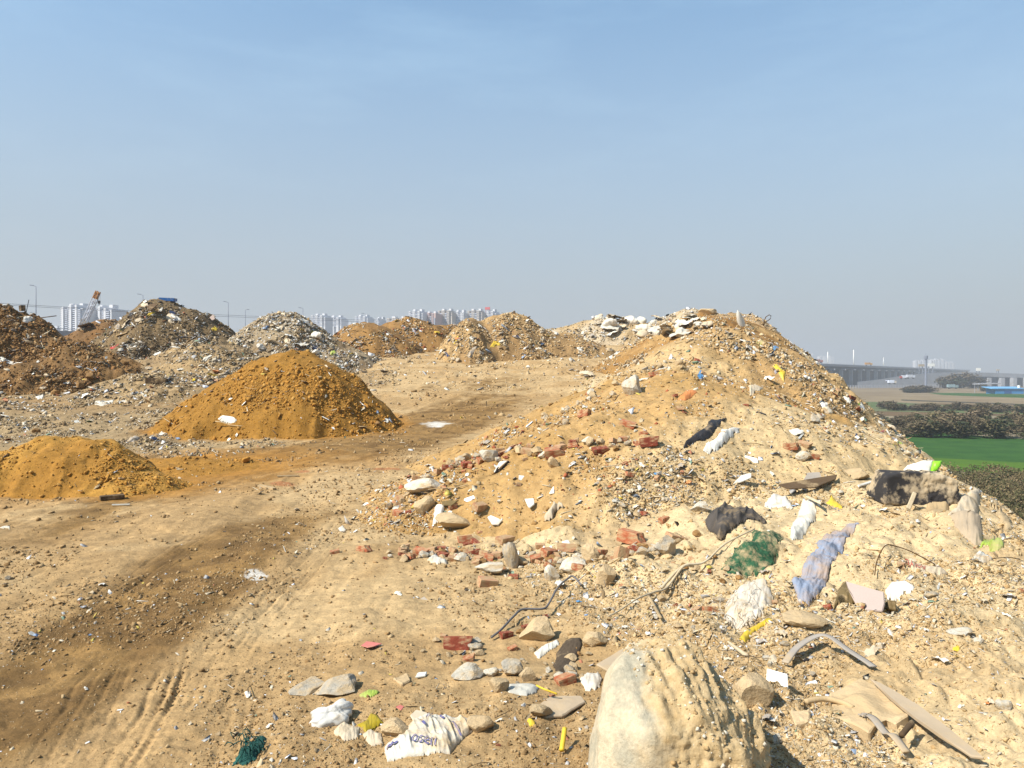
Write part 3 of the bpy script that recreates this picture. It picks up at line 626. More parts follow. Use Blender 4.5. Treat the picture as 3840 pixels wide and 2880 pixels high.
BP = [(-332, -60, -.16), (-328, 30, -.18), (-309, 182, -.14), (-266, 305, -.08), (-232, 378, -.02), (-200, 402, .02), (-110, 392, .0), (-60, 410, .08), (30, 412, .12), (95, 392, .12), (155, 320, .08), (236, 205, .02), (306, 116, -.02), (322, 70, -.04), (318, -60, -.04), (-160, 210, -.26), (-60, 250, -.2), (60, 250, -.22), (150, 130, -.27), (235, 40, -.22), (-160, -60, -.30), (170, -120, -.28), (-300, -200, 0), (290, -220, .1), (-250, 200, .3), (-120, 330, .34), (60, 330, .4), (160, 220, .42), (260, 0, .42), (-280, -200, .4), (270, -200, .45)]
bld = hull_rock('boulder', [(a * q, c, b * q + .1 * max(0, -c)) for a, b, c in BP], 'boulder', .009, .021, 3, loc=(.622, 2.80, -1.468), label='huge dust covered boulder with a pale smooth left face at the bottom edge', cat='boulder')
def crust(parent, n, smin, smax, keep, seed):
    r = np.random.default_rng(seed); co = np.array([v.co[:] for v in parent.data.vertices]); co = co[keep(co)]; P = co[r.integers(0, len(co), n)]; S = smin * (smax / smin) ** (r.random(n) ** 2.2)
    cube = np.array([(x, y, z) for x in (-.5, .5) for y in (-.5, .5) for z in (-.5, .5)]); V = cube[None] * (1 + r.uniform(-.4, .4, (n, 8, 3))) * np.array((1, .8, .65)); a = r.uniform(0, 6.28, (n, 2)); c, s_ = np.cos(a[:, :1]), np.sin(a[:, :1]); X, Y = V[..., 0] * c - V[..., 1] * s_, V[..., 0] * s_ + V[..., 1] * c; c, s_ = np.cos(a[:, 1:]), np.sin(a[:, 1:]); V = np.stack([X, Y * c - V[..., 2] * s_, Y * s_ + V[..., 2] * c], -1) * S[:, None, None] + P[:, None]
    pal = np.array([alb(q_) for q_ in ((212, 174, 116), (224, 192, 138), (196, 156, 100), (238, 220, 184), (206, 168, 110))])[r.integers(0, 5, n)]; cf = np.array([(0, 1, 3, 2), (4, 6, 7, 5), (0, 4, 5, 1), (2, 3, 7, 6), (0, 2, 6, 4), (1, 5, 7, 3)])
    o = ob('gravel', mesh_np('gravel', V.reshape(-1, 3), (cf[None] + 8 * np.arange(n)[:, None, None]).reshape(-1, 4), np.repeat(pal, 8, 0), False, MT['chips']), parent=parent, kind='stuff')
crust(bld, 2600, .003, .016, lambda c: c[:, 0] + .1 * np.sin(c[:, 2] * 20) > -.09, 4)
slab('grey_sheet', [(2236, 2490), (2330, 2436), (2420, 2412), (2500, 2440), (2545, 2520), (2420, 2580), (2320, 2535)], 'board', .012, base=(2400, 2480), lift=.035, label='flat greyish tan sheet wedged behind the huge boulder', cat='sheet')
slab('white_tile', [(2876, 2506), (2953, 2528), (2956, 2602), (2930, 2622), (2870, 2643)], 'tile', .012, base=(2905, 2640), normal=(-.35, -.75, .55), lift=.0, label='clean white broken tile standing in the dirt right of the huge boulder', cat='tile')
slab('concrete_slab', [(3105, 2585), (3230, 2540), (3330, 2580), (3395, 2640), (3410, 2690), (3360, 2712), (3320, 2690), (3260, 2742), (3130, 2690)], 'tan', .07, base=(3240, 2640), lift=.03, label='flat dusty slab with a broken front edge over a small hollow', cat='slab')
slab('long_board', [(3262, 2543), (3300, 2560), (3440, 2640), (3560, 2730), (3690, 2836), (3640, 2830), (3520, 2752), (3380, 2650), (3330, 2606)], 'board', .014, base=(3480, 2690), lift=.06, label='long thin board half buried in the slope, lower right', cat='board')
cord('plastic_strip', [(2944, 2528), (2990, 2490), (3060, 2460), (3110, 2462), (3180, 2486), (3240, 2520), (3275, 2548)], .022, 'strap', lift=.02, h=[0, .02, .035, .04, .03, .01, 0], flat=.22, label='flat grey plastic strip arched over the dirt beside the white tile', cat='plastic strip')
cord('plastic_strip', [(3235, 2716), (3275, 2770), (3320, 2810), (3350, 2840), (3400, 2878)], .02, 'strap', lift=.012, flat=.22, label='blue grey plastic strip running down below the slab hollow', cat='plastic strip')
cord('dried_stalk', [(3020, 2700), (3090, 2685), (3160, 2690), (3200, 2705)], .013, 'wood', lift=.015, label='dried fibrous stalk lying left of the flat slab', cat='stalk')
cord('iron_pipe', [(3380, 2840), (3422, 2796)], .012, 'darkwood', lift=.02, h=[0, .03], label='short brown pipe stub poking out of the lower right slope', cat='pipe')
lump('stone', (3745, 2668, 3800, 2728), 'rock', 'pale', 4, 'round pinkish stone at the right edge of the lower slope', 'stone')
lump('stone', (2900, 2820, 2940, 2878), 'rock', 'pale', 5, 'egg shaped pale pebbly stone right of the boulder at the bottom', 'stone')
lump('stone', (2760, 2600, 2915, 2765), 'rock', 'tan', 6, 'angular dusty block leaning on the right side of the huge boulder', 'stone', rz=.5)
slab('flat_stone', [(2960, 2660), (3040, 2660), (3035, 2700), (2980, 2712)], 'tan', .05, lift=.03, label='small flat slab in the dirt below the white tile', cat='stone')
lump('stone', (2950, 2355, 3110, 2420), 'rock', 'tan', 7, 'long dusty stone below the frayed blue cloth', 'stone')
lump('stone', (3560, 2366, 3660, 2424), 'rock', 'pale', 1, 'pale wedge shaped stone on the right slope', 'stone')
lump('stone', (3655, 2430, 3695, 2462), 'rock', 'pale', 2, 'small square pale stone on the right slope', 'stone')
slab('plaster_shard', [(3500, 2418), (3532, 2426), (3545, 2468), (3518, 2472)], 'plaster', .012, normal=(-.5, -.6, .6), lift=0, label='white edged triangular shard standing on the right slope', cat='shard')
slab('plaster_shard', [(3025, 2556), (3062, 2548), (3068, 2560), (3030, 2572)], 'tile', .02, lift=.02, label='small white tile bit just right of the white tile', cat='shard')
# cloths and plastics of the right slope
blanket('blue_cloth', [(3108, 1985), (3180, 1955), (3232, 1958), (3225, 1975), (3190, 1990), (3180, 2025), (3165, 2068), (3140, 2095), (3118, 2150), (3098, 2200), (3070, 2240), (3030, 2270), (2990, 2262), (2966, 2232), (2990, 2180), (3025, 2120), (3060, 2080), (3062, 2050), (3085, 2020)], 'blue', puff=.035, fold=.045, fwl=26, fang=30, seed=4, rag=6, label='frayed faded blue cloth strip hanging down the right slope', cat='cloth')
blanket('green_net', [(2692, 2150), (2760, 2098), (2812, 2075), (2822, 2010), (2900, 2002), (2935, 2020), (2920, 2080), (2905, 2120), (2868, 2150), (2800, 2160), (2745, 2170)], 'green', puff=.04, fold=.035, fwl=16, fang=-30, seed=8, rag=9, label='dark green shade net clogged with soil, left of the blue cloth', cat='net')
blanket('black_sheet', [(2640, 1965), (2672, 1905), (2780, 1888), (2812, 1905), (2880, 1940), (2872, 1958), (2800, 1968), (2740, 2000), (2712, 2028), (2690, 2032), (2684, 2010)], 'tarp', puff=.10, fold=.035, fwl=60, fang=20, lift=.03, seed=3, rag=1.5, label='stiff black sheet curled up over the foot of the brown heap', cat='sheet')
blanket('black_sack', [(2554, 1718), (2572, 1695), (2620, 1650), (2680, 1612), (2735, 1592), (2710, 1618), (2690, 1650), (2640, 1684), (2590, 1712)], 'black', puff=.16, fold=.08, fwl=40, fang=-35, seed=5, rag=2, label='long crumpled black sack on the face of the brown heap', cat='sack')
blanket('white_rag', [(2632, 1728), (2650, 1690), (2700, 1660), (2770, 1632), (2775, 1655), (2720, 1690), (2680, 1722)], 'white', puff=.07, fold=.06, fwl=18, fang=-30, seed=6, rag=6, label='shredded white rag beside the long black sack', cat='rag')
blanket('white_bag', [(2865, 1868), (2900, 1850), (2950, 1855), (2975, 1882), (2920, 1885), (2868, 1882)], 'white', puff=.09, fold=.03, fwl=22, fang=10, seed=7, rag=2, label='white plastic bag above the stiff black sheet', cat='bag')
blanket('cream_bag', [(2960, 1980), (2975, 1920), (3010, 1872), (3060, 1880), (3060, 1920), (3020, 1960), (2990, 2000), (2968, 2010)], 'cream', puff=.08, fold=.05, fwl=24, fang=-60, seed=9, rag=4, label='cream film draped above the green net', cat='plastic film')
blanket('yellow_card', [(3092, 1880), (3118, 1858), (3162, 1888), (3160, 1898), (3120, 1892)], 'yellow', puff=.03, fold=.012, seed=10, rag=1, label='pale yellow card on the right slope crest', cat='card')
nb = (-.25, -.75, .6); bb = (3420, 1806)
o = film('white_green_bag', [(3362, 1790), (3400, 1745), (3460, 1728), (3500, 1727), (3490, 1780), (3440, 1800), (3400, 1806)], 'white', bb, nb, .022, 60, -30, seed=11, lift=.0, label='white bag with a lime green lining lying on the embankment edge', cat='bag')
film('hem', [(3498, 1727), (3533, 1728), (3529, 1750), (3498, 1782), (3484, 1784), (3490, 1750)], 'lime', bb, nb, .014, 30, -40, seed=13, parent=o)
film('lining', [(3386, 1806), (3430, 1784), (3480, 1776), (3494, 1792), (3486, 1806), (3430, 1812)], 'lime', bb, nb, .02, 16, -15, seed=12, lift=.03, parent=o)
cc, (cw, cd, ch) = bbox_place(3305, 1800, 3580, 1925, dr=.5); cw *= 1.05; ch *= 1.1
hull_rock('concrete_block', [(x * cw, y * cd, z * ch) for x, y, z in ((-.5, -.5, -.6), (.5, -.46, -.6), (-.49, -.42, .30), (-.22, -.40, .5), (.28, -.36, .46), (.5, -.40, .22), (-.5, .5, -.6), (.5, .5, -.6), (-.4, .5, .4), (.42, .5, .4))], 'stained', .014, .016, 7, loc=(cc.x, cc.y, cc.z + ch * .42), rot=(.02, .05, .06), label='big concrete block with tar black patches on the crest of the right slope', cat='concrete block')
slab('wood_strip', [(3398, 1905), (3425, 1842), (3440, 1850), (3415, 1912)], 'branch', .02, base=(3400, 1912), normal=(-.2, -.9, .3), lift=.0, label='pale wooden strip leaning on the tar stained concrete block', cat='wood strip')
blanket('paper_sack', [(3550, 1960), (3590, 1920), (3640, 1882), (3662, 1870), (3682, 1885), (3668, 1950), (3655, 1960), (3600, 1958)], 'paper', puff=.14, fold=.05, fwl=40, fang=-50, seed=14, rag=2, label='tan paper sack standing right of the tar stained block', cat='sack')
blanket('straw_clump', [(3470, 1905), (3505, 1880), (3560, 1905), (3560, 1940), (3500, 1942)], 'wood', puff=.08, fold=.06, fwl=10, fang=-60, seed=15, rag=5, label='clump of pale straw in front of the tar stained block', cat='straw')
blanket('straw_clump', [(3690, 1915), (3740, 1918), (3790, 1960), (3800, 2000), (3770, 2005), (3740, 1950)], 'wood', puff=.08, fold=.06, fwl=9, fang=40, seed=16, rag=6, label='clump of straw at the right edge above the lime bag', cat='straw')
o, _ = blanket('lime_bag', [(3672, 2035), (3690, 2010), (3730, 2005), (3765, 2030), (3766, 2065), (3740, 2072), (3715, 2060), (3705, 2040)], 'limed', puff=.10, fold=.03, fwl=30, seed=17, rag=2, label='half buried dusty lime green bag near the right edge', cat='bag')
blanket('white_box', [(3640, 2100), (3672, 2056), (3720, 2085), (3726, 2104), (3690, 2116), (3655, 2110)], 'white', puff=.07, fold=.012, seed=18, rag=1, label='crushed white foam box below the dusty lime bag', cat='box')
blanket('half_buried_sheet', [(3560, 1958), (3620, 1942), (3680, 1960), (3690, 2030), (3660, 2040), (3600, 2000)], 'board', puff=.05, fold=.012, seed=19, rag=3, label='dust covered film below the tan paper sack', cat='plastic film')
t, sf = blanket('printed_sack', [(3390, 2130), (3440, 2118), (3520, 2122), (3560, 2150), (3500, 2168), (3420, 2160)], 'paper', puff=.035, fold=.008, seed=20, rag=2, label='buried sack with red POLYC print upside down', cat='sack')
letters('POLYC', (3432, 2144), 25, 182, sf, 'redink', t)
cord('bent_wire', [(3280, 2196), (3290, 2165), (3320, 2130), (3360, 2119), (3420, 2123), (3505, 2130)], .004, 'wire', lift=.03, h=[-.03, .03, .05, .04, .03, 0], label='thin brown wire arching over the buried printed sack', cat='wire')
slab('rose_board', [(3172, 2176), (3230, 2200), (3315, 2218), (3318, 2262), (3310, 2292), (3220, 2286), (3205, 2240), (3182, 2205)], 'rose', .03, base=(3250, 2290), normal=(-.25, -.55, .8), lift=.02, label='rose grey board panel sticking out of the right slope', cat='board')
blanket('torn_cardboard', [(3142, 2210), (3160, 2178), (3178, 2180), (3188, 2210), (3208, 2245), (3210, 2272), (3170, 2280), (3140, 2300), (3118, 2318), (3130, 2285)], 'cardb', puff=.05, fold=.03, fwl=20, seed=21, rag=3, lift=.03, label='torn brown cardboard at the left end of the rose grey board', cat='cardboard')
blanket('film_scrap', [(3318, 2218), (3350, 2200), (3400, 2205), (3430, 2218), (3425, 2232), (3370, 2236), (3330, 2245)], 'white', puff=.05, fold=.05, fwl=16, seed=22, rag=4, label='crumpled white film at the right end of the rose grey board', cat='plastic film')
slab('wood_block', [(3330, 2250), (3362, 2252), (3362, 2290), (3328, 2284)], 'cardb', .06, base=(3345, 2290), normal=(-.2, -.85, .4), lift=.0, label='short wood block under the crumpled white film', cat='wood block')
# fibrous sack with strands
o, sf = blanket('fibre_sack', [(2705, 2330), (2720, 2280), (2760, 2250), (2800, 2222), (2850, 2218), (2890, 2250), (2900, 2285), (2870, 2305), (2850, 2350), (2800, 2378), (2740, 2375)], 'fibre', puff=.10, fold=.05, fwl=22, fang=20, seed=23, rag=6, label='shredded white woven sack with loose strands, above the yellow strip', cat='sack')
r_ = random.Random(5)
for k in range(34):
    x, y = r_.uniform(2715, 2860), r_.uniform(2270, 2380); a = r_.uniform(0, 6.28); L = r_.uniform(18, 46)
    pts = np.array([[x + L * t * math.cos(a + t * 1.2) - L / 2, y + L * .6 * t * math.sin(a + t * 1.2)] for t in np.linspace(0, 1, 6)]); W = sf(pts[:, 0], pts[:, 1], .012)
    if not np.isnan(W).any(): ob('strand', tube_mesh('strand', W + np.array([0, 0, 1]) * np.array([0, .015, .03, .03, .015, 0])[:, None], .0022, MT['fibre'], 4), parent=o)
blanket('yellow_strip', [(2768, 2438), (2790, 2400), (2840, 2372), (2880, 2358), (2905, 2368), (2870, 2380), (2825, 2405), (2795, 2440)], 'yellow', puff=.02, fold=.02, fwl=14, fang=-30, seed=24, rag=1.5, label='bright yellow plastic strip below the shredded white sack', cat='plastic strip')
slab('wood_lath', [(2722, 2400), (2735, 2402), (2808, 2452), (2795, 2456)], 'branch', .02, lift=.03, label='pale wooden lath beside the yellow strip', cat='lath')
cord('hose', [(1842, 2412), (1880, 2395), (1925, 2352), (1960, 2330), (2035, 2325), (2060, 2305), (2090, 2262), (2125, 2218), (2150, 2208), (2180, 2222)], .0075, 'hose', lift=.015, h=[0, .01, .02, .03, .03, .04, .06, .06, .05, .0], label='grey hose snaking up over the stones', cat='hose')
cord('branch', [(2280, 2378), (2320, 2350), (2390, 2305), (2450, 2262), (2500, 2228), (2560, 2185), (2600, 2160)], .0075, 'branch', lift=.02, taper=lambda t: .6 + .7 * t, label='long pale peeled branch lying up the slope', cat='branch')
cord('branch', [(2480, 2230), (2560, 2180), (2640, 2150), (2720, 2090), (2830, 2005)], .009, 'branch', lift=.02, taper=lambda t: 1.3 - .7 * t, label='thin curved stem running up to the stiff black sheet', cat='branch')
cord('lath', [(2432, 2300), (2478, 2388)], .012, 'wood', lift=.02, flat=.5, label='flat wooden lath slanting across the dirt above the grey sheet', cat='lath')
slab('wood_stub', [(2255, 2212), (2268, 2214), (2275, 2262), (2262, 2266)], 'darkwood', .02, base=(2265, 2266), normal=(0, -.9, .3), lift=0, label='dark wooden stub standing by the end of the grey hose', cat='wood')
blanket('brown_cloth', [(2070, 2520), (2085, 2470), (2110, 2440), (2140, 2418), (2178, 2424), (2186, 2450), (2160, 2500), (2130, 2550), (2090, 2558)], 'brownc', puff=.10, fold=.05, fwl=16, fang=60, seed=25, rag=3, label='crumpled dark brown cloth between the stones left of the boulder', cat='cloth')
blanket('white_cloth', [(1998, 2458), (2040, 2430), (2090, 2420), (2100, 2440), (2060, 2460), (2020, 2478)], 'cream', puff=.06, fold=.03, fwl=18, seed=26, rag=2, label='dirty white cloth under the large pointed stone', cat='cloth')
blanket('crushed_carton', [(1902, 2602), (1960, 2598), (2025, 2605), (2010, 2632), (1975, 2656), (1905, 2652)], 'cream', puff=.07, fold=.045, fwl=12, fang=80, seed=27, rag=2, label='crushed cream carton between stones', cat='carton')
blanket('net_scrap', [(2170, 2580), (2200, 2550), (2245, 2545), (2264, 2570), (2240, 2612), (2195, 2615)], 'white', puff=.03, fold=.03, fwl=12, seed=28, rag=4, label='torn white net left of the boulder', cat='net')
slab('flat_board', [(2004, 2650), (2060, 2608), (2180, 2610), (2196, 2630), (2110, 2680), (2010, 2692)], 'board', .015, lift=.03, label='dusty flat board left of the boulder under yellow straw', cat='board')
cord('yellow_straw', [(2012, 2650), (2040, 2672), (2090, 2678)], .005, 'yellow', lift=.05, label='split yellow straw on the dusty flat board', cat='straw')
lump('stone', (1980, 2690, 2080, 2762), 'rock', 'tan', 8, 'long angular tan block below the dusty flat board', 'stone', rz=.5)
blanket('yellow_scrap', [(1975, 2765), (1985, 2750), (2008, 2770), (2010, 2788), (1985, 2790)], 'yellow', puff=.04, fold=.03, fwl=10, seed=29, rag=2, label='small bright yellow scrap in the dirt right of the cement sack', cat='plastic scrap')
cord('yellow_lath', [(2106, 2880), (2118, 2838)], .011, 'yellow', lift=.02, h=[0, .05], label='yellow splinter at the bottom edge left of the boulder', cat='splinter')
t, sf = blanket('cement_sack', [(1440, 2850), (1470, 2828), (1512, 2815), (1545, 2775), (1590, 2752), (1640, 2742), (1700, 2755), (1740, 2752), (1782, 2768), (1790, 2790), (1765, 2815), (1735, 2842), (1700, 2880), (1690, 2900), (1450, 2905)], 'sacking', puff=.13, fold=.045, fwl=44, fang=-25, seed=30, rag=2, label='torn white cement sack with blue print at the bottom edge', cat='sack')
letters('osen', (1590, 2868), 52, 12, sf, 'ink', t); letters('n', (1768, 2780), 40, -35, sf, 'ink', t)
def printed(poly, name='printed_stripe', s=sf, parent=t, ins=None):
    P = np.array(poly, float); a, b = P[0], P[1]; c, d = P[3], P[2]; V = []; n = 7
    for i in range(n + 1):
        for q in range(3):
            u = i / n; w = q / 2; V.append((a * (1 - u) + b * u) * (1 - w) + (c * (1 - u) + d * u) * w)
    V = np.array(V); W = s(V[:, 0], V[:, 1], .008); Fs = [(i * 3 + q, i * 3 + q + 1, (i + 1) * 3 + q + 1, (i + 1) * 3 + q) for i in range(n) for q in range(2)]
    ob(name, mesh_py(name, W, Fs, MT['ink']), parent=parent)
for pl in ([(1654, 2760), (1668, 2782), (1660, 2784), (1647, 2764)], [(1580, 2792), (1600, 2815), (1592, 2818), (1573, 2798)], [(1700, 2792), (1732, 2838), (1727, 2842), (1694, 2796)], [(1612, 2764), (1600, 2790), (1597, 2789), (1608, 2763)], [(1624, 2760), (1612, 2786), (1609, 2785), (1620, 2759)], [(1448, 2866), (1490, 2858), (1492, 2866), (1450, 2874)]): printed(pl)
lump('plastic_bag', (1158, 2664, 1315, 2778), 'bag', 'bag', me=bag_mesh('plastic_bag', 6, MT['bag'], 5), rz=.3, tilt=.1, sink=.2, label='puffed pale grey plastic bag on the ground, lower centre left', cat='bag')
blanket('ochre_scrap', [(1338, 2760), (1372, 2745), (1390, 2722), (1415, 2728), (1440, 2760), (1410, 2775), (1370, 2795)], 'ochre', puff=.08, fold=.05, fwl=14, seed=31, rag=2, label='crumpled mustard yellow plastic right of the puffed pale bag', cat='plastic scrap')
blanket('dirty_bag', [(1250, 2790), (1290, 2742), (1310, 2760), (1350, 2780), (1345, 2820), (1290, 2835), (1255, 2815)], 'paper', puff=.07, fold=.05, fwl=16, seed=32, rag=3, label='dirty crumpled bag below the mustard yellow plastic', cat='bag')
blanket('dirty_cloth', [(1355, 2800), (1390, 2775), (1430, 2800), (1440, 2840), (1390, 2845)], 'paper', puff=.07, fold=.05, fwl=14, seed=33, rag=3, label='crumpled tan cloth left of the cement sack', cat='cloth')
o, sf = blanket('teal_net', [(868, 2900), (900, 2850), (945, 2812), (985, 2790), (1002, 2805), (990, 2840), (960, 2880), (930, 2905)], 'teal', puff=.10, fold=.05, fwl=12, seed=34, rag=7, label='tangle of dark teal netting at the bottom edge', cat='net')
for k in range(26):
    x, y = r_.uniform(890, 990), r_.uniform(2800, 2890); a = r_.uniform(0, 6.28); L = r_.uniform(20, 50)
    pts = np.array([[x + L * q * math.cos(a + q * 2) - L / 3, y + L * .6 * q * math.sin(a + q * 2)] for q in np.linspace(0, 1, 6)]); W = sf(pts[:, 0], pts[:, 1], .01)
    if not np.isnan(W).any(): ob('strand', tube_mesh('strand', W + np.array([0, 0, 1]) * np.array([0, .015, .025, .025, .015, 0])[:, None], .0022, MT['teal'], 4), parent=o)
o, sf = blanket('green_wrapper', [(1345, 2640), (1385, 2618), (1425, 2630), (1420, 2645), (1390, 2656), (1350, 2650)], 'limed', puff=.03, fold=.015, fwl=14, seed=35, rag=1, label='green and white snack wrapper on the bare ground', cat='wrapper')
slab('torn_cardboard', [(1538, 2680), (1560, 2660), (1600, 2670), (1632, 2700), (1618, 2716), (1565, 2724)], 'paper', .01, lift=.03, label='creased tan paper piece on a thin stick above the cement sack', cat='paper')
cord('thin_stick', [(1578, 2722), (1582, 2752)], .005, 'branch', lift=.01, label='thin white stick below the creased tan paper', cat='stick')
slab('pink_paper', [(1484, 2650), (1500, 2642), (1516, 2648), (1505, 2662)], 'pink', .004, lift=.012, label='small pink paper scrap on the bare ground', cat='paper scrap')
slab('orange_wrapper', [(1354, 2420), (1375, 2404), (1432, 2412), (1400, 2424), (1380, 2428)], 'pink', .004, lift=.012, label='flat salmon wrapper on the bare ground', cat='wrapper')
slab('flat_stone', [(1472, 2544), (1528, 2522), (1540, 2548), (1508, 2564)], 'tan', .03, lift=.02, label='flat tan stone flake on the bare ground, left of a pale chip', cat='stone')
slab('plaster_shard', [(1558, 2536), (1566, 2520), (1602, 2518), (1596, 2532)], 'plaster', .012, lift=.02, label='cream tile chip beside the flat tan stone flake', cat='shard')
lump('stone', (1080, 2570, 1205, 2628), 'rock', 'grey', 9, 'grey rock lump, left one of a pair on the bare ground', 'stone', sink=.4)
lump('stone', (1168, 2562, 1328, 2648), 'rock', 'grey', 10, 'larger grey rock lump, right one of a pair on the bare ground', 'stone', sink=.35)
slab('metal_flap', [(1560, 2255), (1590, 2236), (1608, 2252), (1595, 2264)], 'strap', .006, normal=(-.2, -.5, .8), lift=.03, label='small grey sheet metal flap on the bare ground', cat='metal scrap')
# bricks and stones of the pile at the road side
for i, bb in enumerate([(1508, 2086, 1558, 2127), (1552, 2077, 1610, 2110), (1597, 2056, 1647, 2086), (1682, 2045, 1719, 2082), (1719, 1995, 1782, 2047), (1764, 2019, 1803, 2047), (1738, 2022, 1768, 2048), (1738, 2053, 1782, 2097), (1832, 2051, 1892, 2099), (1860, 1986, 1929, 2047), (2029, 2080, 2094, 2117), (1990, 2094, 2030, 2120), (2094, 2051, 2164, 2093), (2235, 2060, 2283, 2095), (2010, 2024, 2046, 2056), (1770, 2105, 1806, 2130), (1910, 2152, 1952, 2186)]):
    brick_at(bb, ('brick', 'brickd', 'bricker')[(0, 0, 1, 1, 0, 2, 2, 1, 1, 1, 0, 2, 1, 0, 1, 1, 2)[i]], i, 'broken red brick in the row along the foot of the brown heap', 'bricks at the foot of the brown heap')
brick_at((2303, 2058, 2357, 2142), 'brickd', 2, 'upright red brick standing at the right end of the brick row', up=True)
brick_at((1795, 2165, 1871, 2230), 'brickd', 3, 'large half brick alone on the dirt in front of the brick row')
brick_at((1337, 2060, 1390, 2098), 'brick', 4, 'bright orange brick alone out on the dirt track'); brick_at((1238, 2078, 1272, 2100), 'brick', 5, 'smaller orange brick bit left of the lone track brick')
brick_at((1668, 2386, 1780, 2458), 'bricker', 6, 'large dark red brick chunk at the lower end of the grey hose'); brick_at((1739, 2445, 1788, 2500), 'brick', 1, 'red brick bit just below the large dark red chunk')
brick_at((1875, 2372, 1924, 2414), 'bricker', 2, 'dark red brick bit under the grey hose'); brick_at((1958, 2334, 1988, 2380), 'bricker', 0, 'dark red brick end beside the large pointed stone')
brick_at((2086, 2556, 2166, 2608), 'brick', 3, 'bright red brick among stones left of the boulder'); brick_at((2640, 2262, 2700, 2308), 'brick', 4, 'orange brick half buried left of the shredded white sack')
for i, bb in enumerate([(1745, 1743, 1782, 1772), (1856, 1704, 1895, 1730), (2047, 1711, 2120, 1743), (2225, 1702, 2281, 1737), (1682, 1904, 1719, 1937), (1773, 1908, 1830, 1939), (1472, 1919, 1515, 1947), (1520, 1920, 1545, 1940), (1734, 1817, 1760, 1839), (1545, 1800, 1585, 1818), (2330, 1602, 2387, 1626), (2406, 1687, 2482, 1726), (2946, 1671, 3000, 1717), (3000, 1680, 3052, 1717), (3033, 1721, 3075, 1750), (2790, 1539, 2812, 1558), (2326, 1977, 2424, 2027), (2500, 2000, 2578, 2032), (2472, 1930, 2514, 1952), (2402, 1898, 2432, 1918), (2348, 1800, 2384, 1828), (2694, 1650, 2722, 1672), (2170, 1552, 2230, 1580), (2430, 1508, 2462, 1530)]):
    brick_at(bb, ('brick', 'brickd', 'brick', 'bricker')[i % 4], i + 2, 'broken red brick lying on the brown heap', 'bricks on the brown heap')
ST = [((1517, 1808, 1655, 1880), 'pale', 'largest white lumpy stone at the outer corner of the brown heap'), ((1552, 1872, 1628, 1950), 'tan', 'egg shaped tan stone below the largest white lump'), ((1634, 1940, 1772, 1992), 'tan', 'long tan stone above the brick row'), ((1795, 1718, 1862, 1770), 'pale', 'round white stone on the shoulder of the brown heap'),
 ((1884, 2040, 1945, 2158), 'grey', 'upright grey tan slab stone standing in the brick row'), ((2233, 2124, 2313, 2214), 'tan', 'smooth tan block below the upright brick'), ((2183, 2052, 2248, 2130), 'tan', 'tall tan stone left of the upright brick'), ((2105, 2100, 2203, 2162), 'pale', 'rough cream stone in front of the brick row'), ((2042, 2112, 2096, 2186), 'pale', 'jagged pale stone with holes in front of the brick row'),
 ((1780, 2115, 1897, 2173), 'pale', 'low cream rubble lump beneath the brick row'), ((1951, 2329, 2081, 2440), 'tan', 'large pointed tan stone beside the grey hose'), ((1684, 2505, 1815, 2590), 'pale', 'cream boulder chunk below the dark red brick chunk'), ((1878, 2494, 1973, 2580), 'grey', 'grey rounded stone in the lower cluster'), ((1812, 2518, 1871, 2570), 'pale', 'small mottled white stone in the lower cluster'), ((1947, 2531, 2010, 2600), 'tan', 'orange tinged tan stone in the lower cluster'),
 ((1834, 2590, 1906, 2665), 'tan', 'tilted tan stone in front of the lower cluster'), ((1754, 2416, 1810, 2457), 'grey', 'pinkish stone touching the dark red brick chunk'), ((2190, 2403, 2279, 2474), 'tan', 'long tan stone flake behind the grey sheet'), ((1935, 2368, 1975, 2400), 'brown', 'brown stone between two dark red brick bits'), ((2990, 1715, 3042, 1758), 'pale', 'white stone among bricks on the right side of the brown heap'),
 ((2055, 1741, 2096, 1791), 'tan', 'brown tilted block on the brick band'), ((2456, 2017, 2532, 2099), 'grey', 'greyish lump wrapped in film below the brown heap'), ((2593, 1884, 2664, 1930), 'pale', 'white plaster lump left of the stiff black sheet'), ((2330, 1415, 2410, 1500), 'pale', 'tall pale boulder on the second heap'), ((3170, 1780, 3270, 1835), 'tan', 'flat tan stone left of the white and lime bag'), ((1752, 2738, 1850, 2832), 'tan', 'triangular tan stone pressing on the cement sack'), ((1430, 2740, 1540, 2830), 'tan', 'broad tan stone left of the cement sack')]
for i, (bb, mt, lb) in enumerate(ST): lump('rubble_stone', bb, 'rock', mt, i % 12, lb, 'stone')
